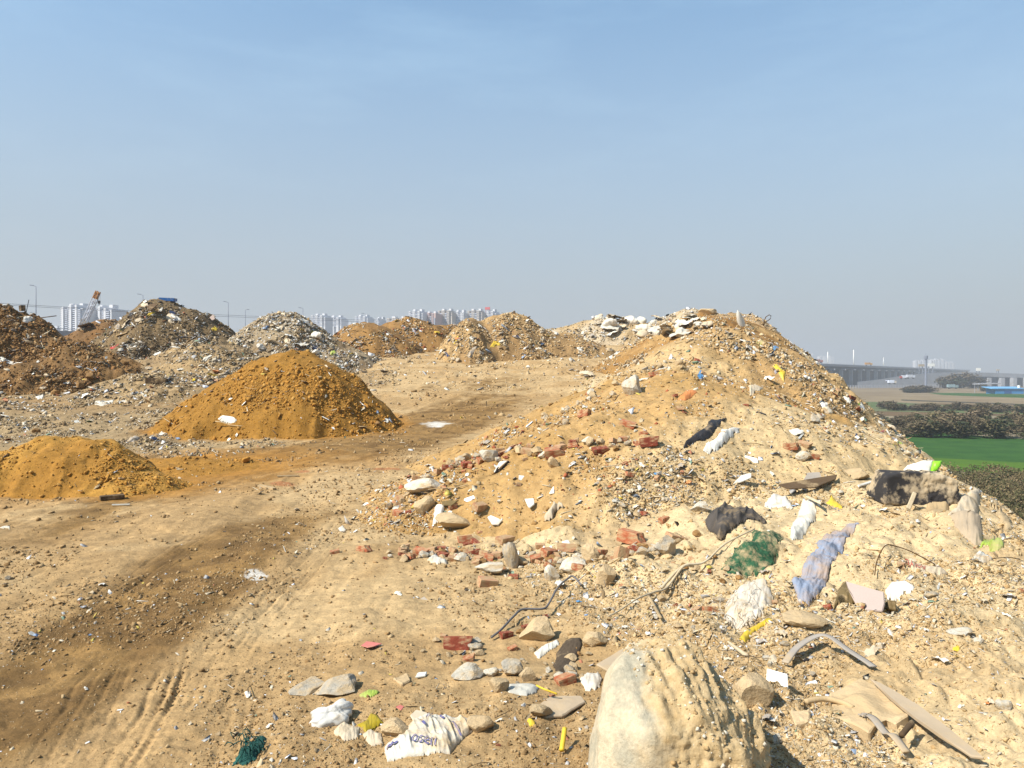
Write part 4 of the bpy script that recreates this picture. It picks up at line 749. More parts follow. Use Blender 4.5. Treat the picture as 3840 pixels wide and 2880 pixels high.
for i, (pl, lb) in enumerate([([(1738, 1874), (1742, 1868), (1776, 1856), (1786, 1872), (1750, 1881)], 'white tile shard high on the left of the brown heap'), ([(1966, 1869), (2002, 1867), (2003, 1890), (1985, 1904), (1978, 1896)], 'squarish white tile shard in the middle of the brown heap'), ([(1827, 1938), (1840, 1930), (1884, 1950), (1868, 1967), (1845, 1966)], 'large cream tile shard above the brick row'),
  ([(2058, 1850), (2076, 1820), (2078, 1848), (2064, 1850)], 'narrow pale shard pointing up on the brown heap'), ([(2023, 2070), (2040, 2042), (2052, 2072)], 'triangular cream shard in the brick row'), ([(2738, 1710), (2777, 1709), (2760, 1723)], 'thin white shard right of the shredded rag'), ([(2792, 1706), (2840, 1718), (2844, 1734), (2796, 1736)], 'broad pale shard right of the shredded rag'), ([(2747, 1813), (2780, 1780), (2818, 1772), (2817, 1790), (2775, 1808)], 'speckled pale tile piece low on the brown heap'),
  ([(2105, 2030), (2130, 2022), (2140, 2040), (2115, 2046)], 'cream tile piece above the red bricks'), ([(3050, 1692), (3080, 1690), (3078, 1706), (3052, 1705)], 'white chip right of the brick cluster')]):
    slab('tile_shard', pl, 'plaster' if i % 3 else 'tile', .02, normal=(-.25, -.62, .75), lift=.03, label=lb, cat='shard')
slab('black_plate', [(1856, 1772), (1866, 1752), (1908, 1726), (1922, 1748), (1880, 1774)], 'black', .02, base=(1880, 1775), normal=(.5, -.8, .2), lift=.02, label='small black panel leaning beside the round white stone', cat='panel')
slab('white_splint', [(1846, 1778), (1872, 1730), (1902, 1726), (1862, 1764)], 'white', .02, base=(1860, 1778), normal=(-.4, -.6, .6), lift=.03, label='white strip leaning on the small black panel', cat='panel')
blanket('bent_cardboard', [(2034, 1945), (2070, 1905), (2098, 1897), (2114, 1912), (2112, 1925), (2092, 1908), (2078, 1925), (2074, 1945), (2050, 1950)], 'paper', puff=.05, fold=.01, lift=.04, seed=40, rag=1, label='curled tan cardboard in the middle of the brown heap', cat='cardboard')
slab('brown_tile', [(1652, 1878), (1720, 1874), (1692, 1896), (1664, 1894)], 'cardb', .02, lift=.05, normal=(-.2, -.6, .7), label='flat brown plate beside the egg shaped tan stone', cat='plate')
blanket('white_carton', [(1628, 1930), (1636, 1922), (1672, 1924), (1660, 1955), (1635, 1975), (1618, 1984)], 'white', puff=.05, fold=.02, fwl=12, seed=41, rag=1, label='white crushed carton below the egg shaped tan stone', cat='carton')
blanket('cream_rag', [(1600, 2125), (1632, 2076), (1645, 2100), (1680, 2110), (1675, 2132), (1640, 2136)], 'cream', puff=.09, fold=.05, fwl=14, seed=42, rag=2, label='cream rag at the left end of the brick row', cat='rag')
slab('dark_plate', [(2918, 1816), (3010, 1800), (3140, 1778), (3135, 1795), (3060, 1826), (2960, 1832)], 'darkwood', .015, base=(3030, 1820), lift=.07, label='dark curved plate between the brown heap and the right slope', cat='plate')
slab('clear_sheet', [(3012, 1800), (3030, 1772), (3075, 1770), (3085, 1800), (3060, 1822), (3030, 1820)], 'strap', .006, base=(3050, 1825), normal=(-.2, -.8, .5), lift=.03, label='dusty translucent grey sheet above the dark curved plate', cat='sheet')
slab('wood_lath', [(3020, 1860), (3030, 1858), (3082, 1882), (3078, 1888)], 'branch', .015, lift=.05, label='white lath lying below the dark curved plate', cat='lath')
slab('wood_lath', [(3216, 1816), (3270, 1800), (3278, 1806), (3222, 1824)], 'white', .02, lift=.05, label='white board piece in front of the flat tan stone', cat='lath')
for i, (pl, mt, lb, cat) in enumerate([
  ([(2612, 1432), (2622, 1408), (2632, 1405), (2644, 1432), (2630, 1440)], 'blues', 'light blue bag on the second heap', 'bag'), ([(2504, 1410), (2520, 1402), (2544, 1402), (2540, 1410), (2506, 1418)], 'blues', 'pale blue plastic tube scrap left of the light blue bag', 'plastic scrap'),
  ([(2892, 1322), (2910, 1318), (2930, 1320), (2922, 1338), (2900, 1340)], 'blues', 'teal blue bag high on the right flank of the rubbish crest', 'bag'), ([(2895, 1385), (2915, 1378), (2932, 1398), (2948, 1412), (2940, 1450), (2924, 1432), (2912, 1410)], 'yellow', 'crumpled yellow bag on the right flank', 'bag'),
  ([(2900, 1410), (2912, 1398), (2916, 1420), (2906, 1424)], 'blue', 'grey blue rag beside the crumpled yellow bag', 'rag'), ([(2540, 1505), (2575, 1485), (2612, 1478), (2616, 1490), (2570, 1512)], 'orange', 'dusty orange cloth on the second heap', 'cloth'),
  ([(2805, 1475), (2840, 1468), (2868, 1478), (2850, 1492), (2812, 1492)], 'paper', 'tan flattened bag on the right flank', 'bag'), ([(2832, 1295), (2850, 1290), (2868, 1302), (2850, 1310)], 'limed', 'pale green bag high on the right flank', 'bag'),
  ([(3070, 1515), (3082, 1510), (3110, 1530), (3092, 1544)], 'white', 'cream bag on the right flank above the embankment edge', 'bag'), ([(3216, 1530), (3230, 1520), (3248, 1540), (3225, 1545)], 'white', 'white bag at the embankment edge', 'bag'),
  ([(3212, 1520), (3222, 1518), (3238, 1530), (3228, 1536)], 'limed', 'green yellow scrap at the embankment edge', 'plastic scrap'), ([(3330, 1662), (3350, 1655), (3378, 1665), (3365, 1678), (3335, 1672)], 'blue', 'pale blue grey bag at the embankment edge', 'bag'),
  ([(3345, 1690), (3365, 1680), (3410, 1700), (3405, 1715), (3365, 1702)], 'limed', 'yellow green bag at the embankment edge', 'bag'), ([(3290, 1632), (3320, 1622), (3330, 1630), (3300, 1640)], 'pink', 'pinkish wrapper at the embankment edge', 'wrapper'),
  ([(3200, 1640), (3215, 1636), (3228, 1646), (3212, 1650)], 'navy', 'small blue cap on the pale slope', 'plastic scrap'), ([(3270, 1400), (3290, 1400), (3300, 1430), (3280, 1432)], 'white', 'white sack on the far embankment edge', 'bag'), ([(3080, 1395), (3098, 1392), (3102, 1405), (3086, 1408)], 'white', 'whitish bag on the skyline of the right flank', 'bag'),
  ([(2862, 1582), (2880, 1578), (2868, 1588), (2830, 1588), (2842, 1580)], 'black', 'black lid high on the brown heap', 'lid'),
  ([(1158, 1282), (1168, 1276), (1200, 1300), (1196, 1312), (1176, 1305)], 'navy', 'dark blue cloth on the slope behind the orange sand mound', 'cloth'), ([(340, 1512), (360, 1498), (400, 1500), (430, 1494), (420, 1508), (380, 1524)], 'cream', 'pale yellow bag on the flat ground left of the orange sand mound', 'bag'),
  ([(0, 1342), (70, 1344), (84, 1350), (80, 1362), (20, 1366), (0, 1360)], 'white', 'white sheet at the foot of the dark clod heap', 'sheet'), ([(790, 1232), (805, 1224), (818, 1230), (812, 1240), (795, 1240)], 'yellow', 'yellow bag on the right foot of the high dark heap', 'bag'),
  ([(1835, 1300), (1850, 1286), (1878, 1290), (1880, 1302), (1850, 1308)], 'yellow', 'pale yellow bag at the foot of the steep tan heap', 'bag'), ([(1700, 1290), (1715, 1255), (1722, 1258), (1712, 1290), (1700, 1300)], 'yellow', 'yellow rag on the left end of the steep tan heap', 'rag'),
  ([(1750, 1332), (1770, 1305), (1795, 1298), (1785, 1320), (1770, 1340)], 'strap', 'grey striped cloth at the foot of the steep tan heap', 'cloth'), ([(1652, 1338), (1665, 1330), (1690, 1334), (1680, 1344)], 'navy', 'blue cloth in front of the steep tan heap', 'cloth'),
  ([(2005, 1305), (2020, 1300), (2048, 1306), (2035, 1314), (2010, 1312)], 'white', 'black and white shoe shaped bag on the track', 'bag'), ([(2300, 1335), (2318, 1322), (2332, 1320), (2325, 1332), (2305, 1342)], 'white', 'white sheet scrap beside the far track', 'plastic scrap'),
  ([(2274, 1320), (2290, 1310), (2305, 1320), (2300, 1330), (2278, 1330)], 'grey', 'grey white lump beside the far track', 'bag'), ([(410, 1300), (425, 1294), (450, 1298), (440, 1306), (415, 1306)], 'red', 'dark red cloth on the ground before the high dark heap', 'cloth'), ([(465, 1300), (490, 1292), (520, 1300), (510, 1310), (475, 1306)], 'white', 'white rags before the high dark heap', 'rag'),
  ([(815, 1568), (835, 1556), (890, 1572), (880, 1582), (845, 1578)], 'plaster', 'pale flat slab low on the orange sand mound', 'slab'), ([(586, 1645), (605, 1634), (632, 1640), (620, 1652)], 'white', 'pinkish white bag before the orange sand mound', 'bag'),
  ([(128, 1490), (150, 1480), (165, 1482), (160, 1498), (140, 1500)], 'white', 'white scraps on the flat grey ground, left', 'rag'), ([(0, 2000), (10, 1980), (40, 1985), (38, 1998)], 'cream', 'torn cream sack bit at the left picture edge', 'bag'), ([(1095, 2165), (1090, 2150), (1020, 2148)], 'plaster', 'thin chalk patch on the dirt', 'chalk')][:-1]):
    blanket(cat.replace(' ', '_'), pl, mt, puff=.10 if cat in ('bag', 'cap') else .05, fold=.06, fwl=9, seed=50 + i, rag=1.2, step=1.6, label=lb, cat=cat)
# long planks and far boards
def beam(x0, y0, x1, y1, mat, lb, w=.12, th=.05, cat='plank', lift=.06, name='plank', h0=0, h1=0):
    a, b = hit1(x0, y0), hit1(x1, y1); a, b = Vector(a) + Vector((0, 0, lift + h0)), Vector(b) + Vector((0, 0, lift + h1)); d = b - a; L = d.length
    bm = bmesh.new(); bm_box(bm, (0, 0, 0), (L, w, th)); q = Vector((1, 0, 0)).rotation_difference(d.normalized())
    return ob(name, bm_mesh(name, bm, MT[mat]), loc=(a + b) / 2, rot=q.to_euler(), label=lb, cat=cat)
beam(520, 1430, 590, 1405, 'wood', 'long plank on the greyish rubbish spread', .16); beam(440, 1262, 480, 1250, 'wood', 'pale plank at the left foot of the high dark heap', .2); beam(1245, 1215, 1292, 1204, 'darkwood', 'dark tilted plank on top of the orange brown heap', .5, .25, lift=.2); beam(300, 1238, 345, 1225, 'darkwood', 'brown board tilted on the small distant hump', 1.2, .08, lift=.25)
beam(550, 1432, 625, 1436, 'darkwood', 'dark box plank on the greyish rubbish spread', .3, .2); beam(75, 1160, 92, 1172, 'darkwood', 'dark post stub on top of the dark clod heap', .25, .25, lift=.2); beam(1040, 1790, 1120, 1788, 'wood', 'pale lath lying flat beside the trodden track', .05, .02, lift=.02); beam(972, 1826, 1030, 1838, 'wood', 'broken wooden lath left of the track middle', .06, .03, lift=.02)
beam(375, 1876, 465, 1868, 'darkwood', 'dark bark slab before the small orange mound', .12, .05, lift=.03); beam(420, 1899, 487, 1897, 'plaster', 'thin pale yellow strip before the small orange mound', .025, .012, lift=.02)
# dark heap: blue tray, tattered board ; top of the crest: slab, bent sack, wire loop
def ray_pt(x, y, d): s, e = se(x, y); return Vector((float(s) * d, d, float(e) * d))
p = ray_pt(630, 1136, 50); bm = bmesh.new(); bm_box(bm, (0, 0, 0), (.8, .6, .05)); [bm_box(bm, c, s) for c, s in (((0, -.34, .1), (.95, .04, .2)), ((0, .34, .1), (.95, .04, .2)), ((-.46, 0, .1), (.04, .64, .2)), ((.46, 0, .1), (.04, .64, .2)))]
p.z = float(samp(HF, p.x, p.y)) - .05; ob('blue_tray', bm_mesh('blue_tray', bm, M('blue_tray', (52, 110, 176), rough=.5, dust=.1, k=1.3)), loc=p, rot=(.05, .04, .1), label='blue plastic tray on top of the high dark heap', cat='tray')
slab('board', [(546, 1146), (580, 1136), (590, 1142), (562, 1166)], 'darkwood', .05, base=(570, 1166), normal=(-.4, -.8, .4), lift=.3, label='dark board jutting from the left of the high dark heap', cat='board')
slab('pink_board', [(785, 1190), (800, 1178), (806, 1196), (795, 1202)], 'rose', .04, base=(795, 1202), normal=(-.2, -.9, .3), lift=.1, label='pale board on the right shoulder of the high dark heap', cat='board')
lump('flat_slab', (2622, 1163, 2702, 1190), 'rock', 'tan', 3, 'tan flat slab lying on the highest rubbish crest', 'slab', dr=.7, sink=.0, tilt=.05)
g = hit1(2775, 1222); o = ob('white_sack', bag_mesh('white_sack', 31, MT['white'], 4), loc=(g[0], g[1], g[2] + .35), rot=(.1, -.4, .2), scale=(.36, .2, .95), label='white twisted sack standing on the rubbish crest', cat='sack')
P = [hit1(2862, 1222)]; P = Vector(P[0]); Q = [P + Vector((x, 0, z)) for x, z in ((0, -.1), (.05, .3), (.18, .62), (.42, .78), (.55, .70), (.5, .5), (.3, .35), (.1, .22), (.02, 0))]
ob('wire_loop', tube_mesh('wire_loop', Q, .028, MT['wire'], 6), label='rusty wire loop sticking up on the rubbish crest', cat='wire')
# ------------------------------------------------------------------ loose rubble: the largest pieces one by one, the rest as stuff
ZONE = {0: 'ground'}
def zone_of(p, own):
    z = np.array(own); x, y = p[:, 0], p[:, 1]; xr = pw(y, XR); xe = pw(y, XE)
    out = np.where(z == 0, np.where(x > xr + .1, np.where(y < 9.5, 101, np.where(x > xe - 1.2, 103, 102)), np.where((x < -5.5) & (y > 13), 104, np.where(y > 30, 105, 100))), z)
    hi = (z == 1) & (x > 1.7 + .8 * (y - 8.5)); out = np.where(hi, 102, out)
    return out
ZN = {100: 'on the open dirt track', 101: 'on the pale slope in the right foreground', 102: 'on the pale crest above the brown heap', 103: 'along the steep embankment edge', 104: 'on the flat grey ground at left', 105: 'on the far end of the track',
      1: 'on the brown heap beside the track', 2: 'on the sandy second heap', 3: 'on the tan heap with the dark cut face', 4: 'on the highest rubbish crest', 5: 'on the far bank of white sacks', 6: 'on the steep tan heap', 7: 'on the dark grey heap', 8: 'on the orange brown heap', 9: 'on the heap with white plastic scraps', 10: 'on the greyish rubbish spread', 11: 'on the high dark heap', 12: 'on the small distant hump', 13: 'on the dark clod heap', 14: 'on the big orange sand mound', 15: 'on the small orange sand mound'}
#        stones bricks shards scraps sticks  chips litter
DENS = {100: (.07, .01, .07, .05, .10, .36, .07), 101: (1.0, .05, .45, .5, .9, .65, .3), 102: (1.0, .25, .6, .7, .6, .85, .7), 103: (1.2, .15, .9, 2.6, .6, 1.1, 2.6), 104: (.5, .08, .45, .5, .5, 1.2, .6), 105: (.25, .02, .15, .25, .2, .5, .3),
        1: (1.0, 1.5, 1.5, .35, .7, .7, .5), 2: (1.4, .3, .8, .9, .8, 1.6, 1.0), 3: (1.4, .1, .5, .7, .6, 1.6, .9), 4: (1.6, .1, .7, 2.2, .8, 2.0, 3.4), 5: (2.4, .0, 1.5, 2.0, .5, 1.8, 3.4), 6: (1.6, .05, .7, 1.0, .6, 1.4, .9), 7: (1.2, 0, .3, .8, .6, 1.6, .9), 8: (.7, .0, 1.8, .5, 1.3, 1.0, .7),
        9: (1.2, .05, 1.0, 2.4, .6, 2.0, 2.6), 10: (1.5, .25, 1.2, 1.4, .9, 2.0, 1.6), 11: (1.2, .05, .6, 1.8, 1.2, 2.2, 1.9), 12: (1, 0, .5, .6, .6, 1.2, .6), 13: (2.4, 0, .5, .3, .5, 2.2, .25), 14: (.45, 0, .7, .04, .3, .9, .05), 15: (.15, 0, .15, .03, .1, .8, .05)}
STONE = {1: ('tan', 'brown', 'pale', 'tan'), 13: ('brown', 'brown', 'darkc'), 14: ('sandc', 'sandc', 'brown'), 15: ('sandc',), 11: ('darkc', 'grey', 'tan'), 7: ('darkc', 'brown'), 5: ('pale', 'pale', 'tan', 'grey'), 8: ('brown', 'sandc', 'pale'), 12: ('brown',), 9: ('grey', 'pale', 'tan'), 10: ('grey', 'brown', 'tan'), 104: ('grey', 'tan', 'brown'), 100: ('brown', 'tan', 'grey')}
MATW = dict(tan='tan', brown='brown', pale='pale cream', grey='greyish', darkc='dark brown', sandc='orange')
def sample(n, col, pad=60, vmin=300, vmax=775):
    k = int(n * 9) + 600; x = RNG.uniform(-pad, 1024 + pad, k) * 3.75; y = RNG.uniform(vmin, vmax, k) * 3.75
    p, i = hitg(x, y, HF); ok = (i >= 0) & ~np.isnan(p[:, 0]); p, i, x, y = p[ok], i[ok], x[ok], y[ok]
    z = zone_of(p, OWN.ravel()[i]); ok = (p[:, 1] < 84) & (p[:, 2] > -9); p, z, x, y = p[ok], z[ok], x[ok], y[ok]
    wgt = np.array([DENS[int(q)][col] for q in z]) / 2.6; cl = fbm(p[:, 0] / 1.1, p[:, 1] / 1.1, 301, 3); wgt = wgt * (.26 + 1.7 * sst(.44, .64, cl)); keep = RNG.random(len(z)) < wgt
    return p[keep][:n], z[keep][:n], x[keep][:n], y[keep][:n]
def size_px(n, lo, hi, a=2.2):                     # sizes as they show, small ones most common
    u = RNG.random(n); return (lo ** (1 - a) + u * (hi ** (1 - a) - lo ** (1 - a))) ** (1 / (1 - a))
def put(kind, nm, cat, n, col, lo, hi, mats, maxm, lab, grp, flat=(1, 1, 1), sink=.2, tilt=.4, var=8, a=2.0, vmin=300):
    P, Z, X, Y = sample(n, col, pad=10, vmin=vmin); S = np.minimum(size_px(len(P), lo, hi, a) * P[:, 1] / F, maxm * RNG.uniform(.6, 1, len(P)))
    for j in range(len(P)):
        z = int(Z[j]); mt = mats(z); r = random.Random(j * 13 + col); me = proto(kind, mt, r.randrange(var)); s = float(S[j])
        n_ = gnormal(P[j, 0], P[j, 1]); q = Vector((0, 0, 1)).rotation_difference((n_ + Vector((r.uniform(-tilt, tilt), r.uniform(-tilt, tilt), 0))).normalized()); e = (q.to_matrix() @ Matrix.Rotation(r.uniform(0, 6.28), 3, 'Z')).to_euler()
        hz_ = s * flat[2] * r.uniform(.7, 1.2)
        ob(nm, me, loc=(P[j, 0], P[j, 1], P[j, 2] + hz_ * (.5 - sink) * (1 if kind in ('rock', 'brick', 'bag') else 0) + (.12 * s if kind in ('shard', 'scrap', 'stick', 'plank') else 0)), rot=e, scale=(s * flat[0] * r.uniform(.8, 1.25), s * flat[1] * r.uniform(.75, 1.2), hz_ if kind not in ('shard',) else s),
           label=lab(mt, ZN[z]), cat=cat, group=grp(mt, ZN[z]))
rs = random.Random(3)
put('rock', 'rubble_stone', 'stone', 60, 0, 4, 13, lambda z: rs.choice(STONE.get(z, ('tan', 'tan', 'pale', 'grey'))), .42, lambda m, z: f'{MATW[m]} rubble stone {z}', lambda m, z: f'{MATW[m]} stones {z}', flat=(1, .85, .7), var=12, a=1.9)
put('brick', 'broken_brick', 'brick', 45, 1, 4, 11, lambda z: rs.choice(('brick', 'brickd', 'brickd', 'bricker')), .23, lambda m, z: {'brick': 'bright red', 'brickd': 'dusty red', 'bricker': 'dark red'}[m] + f' brick fragment {z}', lambda m, z: {'brick': 'bright', 'brickd': 'dusty', 'bricker': 'dark'}[m] + f' red brick fragments {z}', flat=(1, .6, .5), var=7, tilt=.6)
put('shard', 'tile_shard', 'shard', 190, 2, 3.5, 9, lambda z: rs.choice(('plaster', 'plaster', 'tile', 'tan')), .30, lambda m, z: {'plaster': 'cream plaster', 'tile': 'white tile', 'tan': 'tan stone'}[m] + f' flake {z}', lambda m, z: {'plaster': 'cream plaster', 'tile': 'white tile', 'tan': 'tan stone'}[m] + f' flakes {z}', tilt=.7, var=10)
COLW = dict(white='white', cream='cream', paper='tan', blues='blue', limed='green', yellow='yellow', black='black', orange='orange', strap='grey', pink='pink', navy='dark blue')
put('scrap', 'plastic_scrap', 'plastic scrap', 260, 3, 4.5, 15, lambda z: rs.choice(('white', 'white', 'cream', 'cream', 'paper', 'paper', 'strap', 'paper', rs.choice(('black', 'blues', 'limed', 'yellow', 'orange', 'navy')))) if z not in (100, 1) else rs.choice(('cream', 'paper', 'strap', 'white')), .75, lambda m, z: f'crumpled {COLW[m]} plastic scrap {z}', lambda m, z: f'{COLW[m]} plastic scraps {z}', flat=(1, .8, .7), tilt=.5, var=9, a=2.1)
put('stick', 'wood_stick', 'stick', 110, 4, 8, 34, lambda z: rs.choice(('wood', 'branch', 'darkwood')), 1.3, lambda m, z: {'wood': 'thin tan', 'branch': 'pale', 'darkwood': 'dark'}[m] + f' stick lying {z}', lambda m, z: {'wood': 'thin tan', 'branch': 'pale', 'darkwood': 'dark'}[m] + f' sticks {z}', tilt=.25, var=7, a=1.8)
put('plank', 'wood_splinter', 'splinter', 90, 4, 6, 16, lambda z: rs.choice(('wood', 'branch', 'plaster', 'darkwood')), .9, lambda m, z: {'wood': 'tan', 'branch': 'pale', 'darkwood': 'dark', 'plaster': 'white'}[m] + f' flat splinter {z}', lambda m, z: {'wood': 'tan', 'branch': 'pale', 'darkwood': 'dark', 'plaster': 'white'}[m] + f' flat splinters {z}', tilt=.5, var=7, a=1.8)
put('curl', 'bent_wire', 'wire', 34, 4, 14, 34, lambda z: rs.choice(('wire', 'hose', 'strap')), .9, lambda m, z: {'wire': 'rusty brown', 'hose': 'dark grey', 'strap': 'pale grey'}[m] + f' curled wire {z}', lambda m, z: {'wire': 'rusty', 'hose': 'dark grey', 'strap': 'pale grey'}[m] + f' curled wires {z}', tilt=.2, var=7, a=1.8)
# rubble raked together in bands
def band(poly, n, wid, lo, hi, pick, where, seed):
    r = random.Random(seed); L = [math.hypot(b[0] - a[0], b[1] - a[1]) for a, b in zip(poly, poly[1:])]
    for j in range(n):
        t = r.random() * sum(L); i = 0
        while t > L[i]: t -= L[i]; i += 1
        f = t / L[i]; x = poly[i][0] + f * (poly[i + 1][0] - poly[i][0]) + r.gauss(0, wid); y = poly[i][1] + f * (poly[i + 1][1] - poly[i][1]) + r.gauss(0, wid * .5)
        w = lo * (hi / lo) ** (r.random() ** 1.7); bb = (x - w / 2, y - w * .75, x + w / 2, y); k, mt = pick(r)
        if np.isnan(hit([x], [y], True)[0][0]): continue
        if k == 'brick': brick_at(bb, mt, r.randrange(7), {'brick': 'bright red', 'brickd': 'dusty red', 'bricker': 'dark red'}[mt] + ' brick bit ' + where, {'brick': 'bright red', 'brickd': 'dusty red', 'bricker': 'dark red'}[mt] + ' brick bits ' + where)
        else: lump('rubble_stone', bb, 'rock', mt, r.randrange(12), f'{MATW[mt]} stone {where}', 'stone', f'{MATW[mt]} stones {where}', tilt=.5, rz=r.uniform(0, 6), sink=.22)
BM = lambda r: ('brick', r.choice(('brick', 'brickd', 'brickd', 'bricker'))) if r.random() < .5 else ('rock', r.choice(('tan', 'tan', 'pale', 'grey', 'brown')))
SM = lambda r: ('brick', r.choice(('brick', 'brickd'))) if r.random() < .08 else ('rock', r.choice(('tan', 'tan', 'tan', 'pale', 'grey', 'brown')))
band([(1500, 2110), (1700, 2090), (1850, 2120), (2000, 2130), (2250, 2140), (2400, 2080), (2560, 2010)], 150, 26, 19, 58, BM, 'in the rubble row at the foot of the brown heap', 1)
band([(1480, 1920), (1560, 1830), (1760, 1760), (1900, 1730), (2150, 1710), (2420, 1700)], 95, 24, 16, 48, BM, 'in the upper rubble band of the brown heap', 2)
band([(1680, 2460), (1850, 2480), (1950, 2560), (2120, 2600), (2180, 2440)], 55, 55, 18, 56, SM, 'in the stone cluster left of the boulder', 3)
band([(1960, 1640), (2120, 1560), (2300, 1450), (2500, 1350)], 46, 30, 12, 34, SM, 'along the heap foot at the track', 4)
band([(2450, 2080), (2600, 2120), (2750, 2240), (2650, 2420), (2500, 2350)], 34, 60, 18, 50, SM, 'below the stiff black sheet', 5)
# white sacks of the far bank
def sacks(n, x0, x1, y0, y1, mats, lab, grp, lo=9, hi=22, seed=2):
    r = random.Random(seed)
    for j in range(n):
        x, y = r.uniform(x0, x1), r.uniform(y0, y1); g = hit([x], [y], False)[0]
        if np.isnan(g[0]) or g[1] < 34: continue
        s = r.uniform(lo, hi) * g[1] / F; mt = r.choice(mats)
        ob('plastic_sack', proto('scrap' if r.random() < .6 else 'bag', mt, r.randrange(6)), loc=(g[0], g[1], g[2] + s * .10), rot=(r.uniform(-.4, .4), r.uniform(-.4, .4), r.uniform(0, 6)), scale=(s, s * r.uniform(.6, .9), s * r.uniform(.35, .6)), label=lab.format(COLW[mt]), cat='sack', group=grp.format(COLW[mt]))
sacks(48, 2280, 2650, 1190, 1262, ('white', 'cream', 'paper', 'cream'), '{} plastic sack piled on the far bank', '{} sacks on the far bank')
sacks(5, 2350, 2540, 1230, 1262, ('yellow', 'limed'), '{} plastic sack among white ones on the far bank', '{} sacks on the far bank', 6, 9, 5)
sacks(16, 2180, 2400, 1190, 1225, ('cream', 'paper'), '{} lump of rubble on the left end of the far bank', '{} lumps on the far bank', 6, 14, 7)
sacks(9, 880, 1240, 1190, 1330, ('white', 'cream'), '{} plastic sheet piece on the heap with white scraps', '{} sheet pieces on the heap with white scraps', 9, 18, 9)
# the rest: bits nobody could count
CUBE = np.array([(x, y, z) for x in (-.5, .5) for y in (-.5, .5) for z in (-.5, .5)]); CF = np.array([(0, 1, 3, 2), (4, 6, 7, 5), (0, 4, 5, 1), (2, 3, 7, 6), (0, 2, 6, 4), (1, 5, 7, 3)])
def rotm(n):
    q = RNG.normal(size=(n, 4)); q /= np.linalg.norm(q, axis=1)[:, None]; w, x, y, z = q.T
    return np.stack([1 - 2 * (y * y + z * z), 2 * (x * y - z * w), 2 * (x * z + y * w), 2 * (x * y + z * w), 1 - 2 * (x * x + z * z), 2 * (y * z - x * w), 2 * (x * z - y * w), 2 * (y * z + x * w), 1 - 2 * (x * x + y * y)], 1).reshape(n, 3, 3)
PAL = {k: [alb(c) for c in v] for k, v in {
 'tan': [(212, 174, 116), (202, 162, 104), (222, 188, 132), (190, 150, 94), (234, 214, 174)], 'brick': [(190, 143, 80), (200, 158, 96), (180, 134, 74), (236, 222, 190), (212, 176, 120), (190, 106, 66)], 'dark': [(120, 96, 62), (92, 74, 50), (150, 122, 82), (186, 160, 120), (214, 196, 164)],
 'white': [(226, 206, 168), (240, 230, 208), (190, 160, 116), (170, 140, 98), (206, 178, 130)], 'sand': [(198, 138, 52), (186, 126, 44), (208, 152, 70), (200, 140, 56), (204, 150, 70)], 'clod': [(150, 106, 54), (126, 88, 46), (168, 122, 66), (196, 152, 94)], 'grey': [(170, 142, 98), (150, 122, 82), (196, 168, 124), (132, 108, 74), (226, 206, 170)], 'road': [(190, 150, 96), (164, 126, 76), (140, 106, 62), (204, 168, 114), (180, 142, 90)]}.items()}
ZP = {100: 'road', 105: 'tan', 104: 'grey', 1: 'brick', 5: 'white', 7: 'dark', 8: 'brick', 9: 'white', 10: 'grey', 11: 'dark', 12: 'clod', 13: 'clod', 14: 'sand', 15: 'sand'}
def palette(Z, names=None):
    out = np.zeros((len(Z), 3))
    for z in np.unique(Z):
        m = Z == z; pal = np.array(PAL[names or ZP.get(int(z), 'tan')]); pr = np.linspace(1.6, .5, len(pal)); pr /= pr.sum(); out[m] = pal[RNG.choice(len(pal), m.sum(), p=pr)]
    return out * RNG.uniform(.82, 1.12, (len(Z), 1))
def bits(name, n, col, lo, hi, maxm, shape, sinkf, label, pal=None, a=2.7, fixed=None, pad=70):
    P, Z, _, _ = sample(n, col, pad=pad)
    m = n // 7; yy = np.exp(RNG.uniform(math.log(2.5), math.log(70), m)); xx = pw(yy, XE) + RNG.uniform(-.5, 11, m) * np.clip(yy / 9, .35, 1); ok = np.abs(xx / yy) < 1.45; xx, yy = xx[ok], yy[ok]; P = np.vstack([P, np.c_[xx, yy, samp(HF, xx, yy)]]); Z = np.r_[Z, np.full(len(xx), 103)]      # the outer slope of the landfill
    k = len(P); S = np.minimum(size_px(k, lo, hi, a) * P[:, 1] / F, maxm * RNG.uniform(.5, 1, k))
    V = CUBE[None] * (1 + RNG.uniform(-.35, .35, (k, 8, 3))) * (np.array(shape)[None, None] * RNG.uniform(.7, 1.3, (k, 1, 3))); V = np.einsum('nij,nvj->nvi', rotm(k), V) if fixed is None else V
    if fixed is not None:                          # flat bits keep near the ground plane
        th = RNG.uniform(0, 6.28, k); c, s = np.cos(th), np.sin(th); x, y = V[..., 0].copy(), V[..., 1].copy(); V[..., 0] = x * c[:, None] - y * s[:, None]; V[..., 1] = x * s[:, None] + y * c[:, None]
        tx, ty = RNG.normal(0, fixed, k), RNG.normal(0, fixed, k); V[..., 2] += V[..., 0] * tx[:, None] + V[..., 1] * ty[:, None]
    V = V * S[:, None, None] + P[:, None, :]; V[..., 2] += (S * sinkf)[:, None]
    col_ = palette(Z) if pal is None else np.array([alb(c) for c in pal])[RNG.integers(0, len(pal), k)] * RNG.uniform(.85, 1.1, (k, 1))
    Fq = (CF[None] + 8 * np.arange(k)[:, None, None]).reshape(-1, 4)
    return ob(name, mesh_np(name, V.reshape(-1, 3), Fq, np.repeat(col_, 8, 0), False, MT['chips']), label=label, kind='stuff')
bits('rubble', 118000, 5, .6, 4.8, .2, (1, .74, .44), .05, 'loose small rubble bits and clods covering the heaps')
